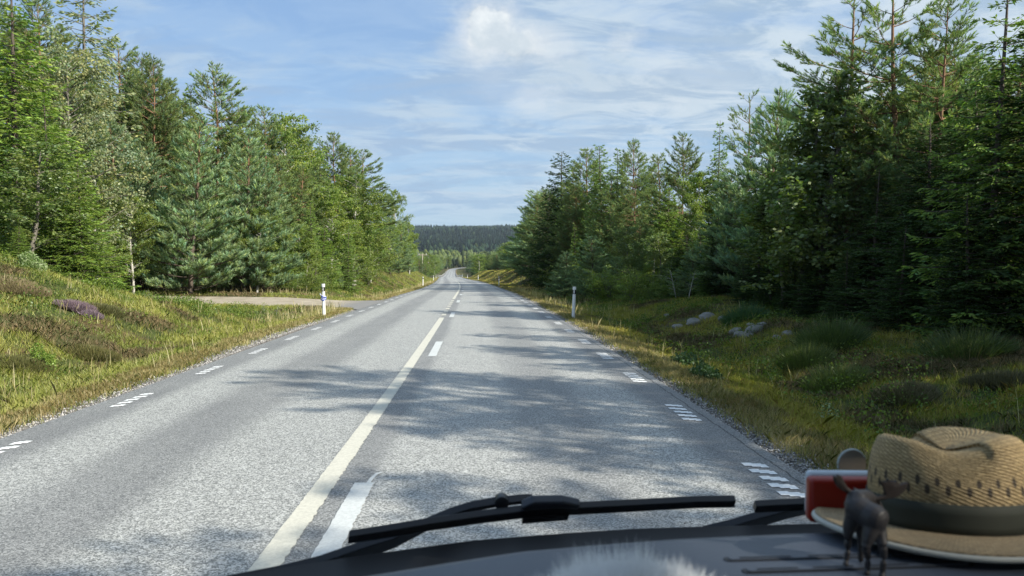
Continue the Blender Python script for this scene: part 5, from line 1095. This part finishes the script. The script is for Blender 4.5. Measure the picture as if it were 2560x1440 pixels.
def chain(keys, rr_, flat=1.0):
    P_ = [Vector(J[q]) for q in keys]; n_ = len(P_); pts, rd = [], []
    for i in range(n_ - 1):
        for s in (0, .25, .5, .75): q = s * s * (3 - 2 * s); pts.append(P_[i].lerp(P_[i + 1], s)); rd.append(rr_[i] * (1 - q) + rr_[i + 1] * q)
    pts.append(P_[-1]); rd.append(rr_[-1])
    d0 = (pts[0] - pts[1]).normalized(); d1 = (pts[-1] - pts[-2]).normalized()
    pts = [pts[0] + d0 * rd[0] * .75, pts[0] + d0 * rd[0] * .5] + pts + [pts[-1] + d1 * rd[-1] * .5, pts[-1] + d1 * rd[-1] * .75]; rd = [rd[0] * .35, rd[0] * .8] + rd + [rd[-1] * .8, rd[-1] * .35]
    mb.tube(pts, rd, 16)
chain(['rump', 'belly', 'chest'], [.0132, .0128, .0128]); chain(['belly', 'chest', 'hump', 'neck', 'head', 'nose'], [.011, .0122, .0100, .0080, .0062, .0052])
for nm_, top_ in (('a', 'rump'), ('b', 'rump'), ('c', 'chest'), ('d', 'chest')):
    ks = [q for q in J if q[0] == nm_ and q[1:].isdigit()]; chain([top_] + ks, [.0092] + [rad[q] * .76 for q in ks])
chain(['head', 'e0', 'e1'], [.003, .0030, .0016])
body = mb.build('body', M_MOOSE, moose); rm_ = body.modifiers.new('fuse', 'REMESH'); rm_.mode = 'VOXEL'; rm_.voxel_size = .0009; rm_.use_smooth_shade = True
sm_ = body.modifiers.new('smooth', 'SMOOTH'); sm_.factor = .5; sm_.iterations = 8
def antler(beam, palm, Y, th=.0022):
    m = MB(); pts = [mp(a, b_, Y) for a, b_ in beam]; m.tube(pts, [.0028, .0022, .0030][:len(pts)] + [.003] * max(0, len(pts) - 3), 8)
    P = [mp(a, b_, Y) for a, b_ in palm]; n_ = len(P); V = [tuple(p + [0, -th, 0]) for p in P] + [tuple(p + [0, th, 0]) for p in P]; c0 = np.mean(P, 0)
    m.add(V + [tuple(c0 + [0, -th * 1.4, 0]), tuple(c0 + [0, th * 1.4, 0])], [(i, (i + 1) % n_, 2 * n_) for i in range(n_)] + [((i + 1) % n_ + n_, i + n_, 2 * n_ + 1) for i in range(n_)] + [(i + n_, (i + 1) % n_ + n_, (i + 1) % n_, i) for i in range(n_)])
    return m.build('antler', M_ANT, moose, smooth=False, bevel=.0006)
antler([(2168, 1243), (2190, 1247), (2214, 1242)], [(2200, 1246), (2212, 1238), (2209, 1222), (2198, 1199), (2208, 1206), (2211, 1203), (2216, 1204), (2219, 1195), (2223, 1204), (2230, 1201), (2233, 1205), (2240, 1200), (2243, 1206), (2250, 1211), (2259, 1208), (2268, 1205), (2264, 1217), (2258, 1226), (2262, 1223), (2246, 1238), (2228, 1245)], Yf + .015)
antler([(2158, 1238), (2138, 1236), (2118, 1226), (2108, 1216)], [(2114, 1230), (2122, 1226), (2112, 1208), (2104, 1194), (2101, 1188), (2094, 1187), (2089, 1191), (2084, 1190), (2085, 1202), (2090, 1212), (2096, 1220), (2104, 1226)], Yf + .012)

# pale fluffy tuft rising from below the picture
rs = np.random.RandomState(4); fc_ = np.array(at(1570, 1582, .56)); ax_ = np.array([.088, .045, .044]); n = 22000
dv = unit(rs.normal(size=(n, 3)) + [0, -.1, .35]); P = fc_ + dv * ax_; lump = 1 + .22 * np.sin(dv[:, 0] * 7 + 1) * np.cos(dv[:, 1] * 5)
D = unit(dv * [.7, .8, 1.1] + rs.normal(size=(n, 3)) * .22 + [0, 0, .35]); Lh = (.007 + .013 * rs.rand(n) ** 4) * lump * np.where(np.abs(dv[:, 0] + .1) < .35, 1.35, 1.0)
V, F, T = blades(P, D, Lh, .0006, rs, np.clip(lerp3((.42, .42, .42), (.78, .79, .80), rs.rand(n)), 0, 1))
tuft = empty('fluffy_tuft', tuple(fc_)); tag(tuft, 'pale fluffy fur tuft at the bottom edge in front of the dashboard', 'fluffy fur'); M_FUR = bpy.data.materials.new('pale_fur'); M_FUR.use_nodes = True; t = NT(M_FUR.node_tree); t.n.clear(); o_ = t.node('ShaderNodeOutputMaterial'); d_ = t.node('ShaderNodeBsdfDiffuse'); q_ = t.node('ShaderNodeBsdfTranslucent'); x_ = t.node('ShaderNodeMixShader', i_0=.5)
d_.inputs[0].default_value = (.93, .93, .92, 1); q_.inputs[0].default_value = (.93, .93, .92, 1); t.l.new(d_.outputs[0], x_.inputs[1]); t.l.new(q_.outputs[0], x_.inputs[2]); t.l.new(x_.outputs[0], o_.inputs[0])
o = link('fur', fast_mesh('fur', V - fc_, [F], T), M_FUR, tuft)
def core_pt(u, v):
    th, ph = u * 6.2832, (v - .5) * 3.1416; return (ax_[0] * math.cos(th) * math.cos(ph), ax_[1] * math.sin(th) * math.cos(ph), ax_[2] * math.sin(ph))
surf('core', core_pt, 24, 14, simple('pale_skin', (.93, .93, .92), .95), tuft)

# ------------------------------------------------------------------ haze
m = bpy.data.materials.new('haze'); m.use_nodes = True; t = NT(m.node_tree); t.n.clear(); o_ = t.node('ShaderNodeOutputMaterial'); pv_ = t.node('ShaderNodeVolumePrincipled'); pv_.inputs['Color'].default_value = (.72, .84, 1, 1); pv_.inputs['Density'].default_value = .00007; pv_.inputs['Anisotropy'].default_value = .2; t.l.new(pv_.outputs[0], o_.inputs['Volume'])
HZ = True
if HZ: hz = MB().box((0, 2450, 110), (8400, 5700, 262)).build('haze', m, None, smooth=False); tag(hz, 'thin blue summer haze over the valley', 'haze', kind='stuff')
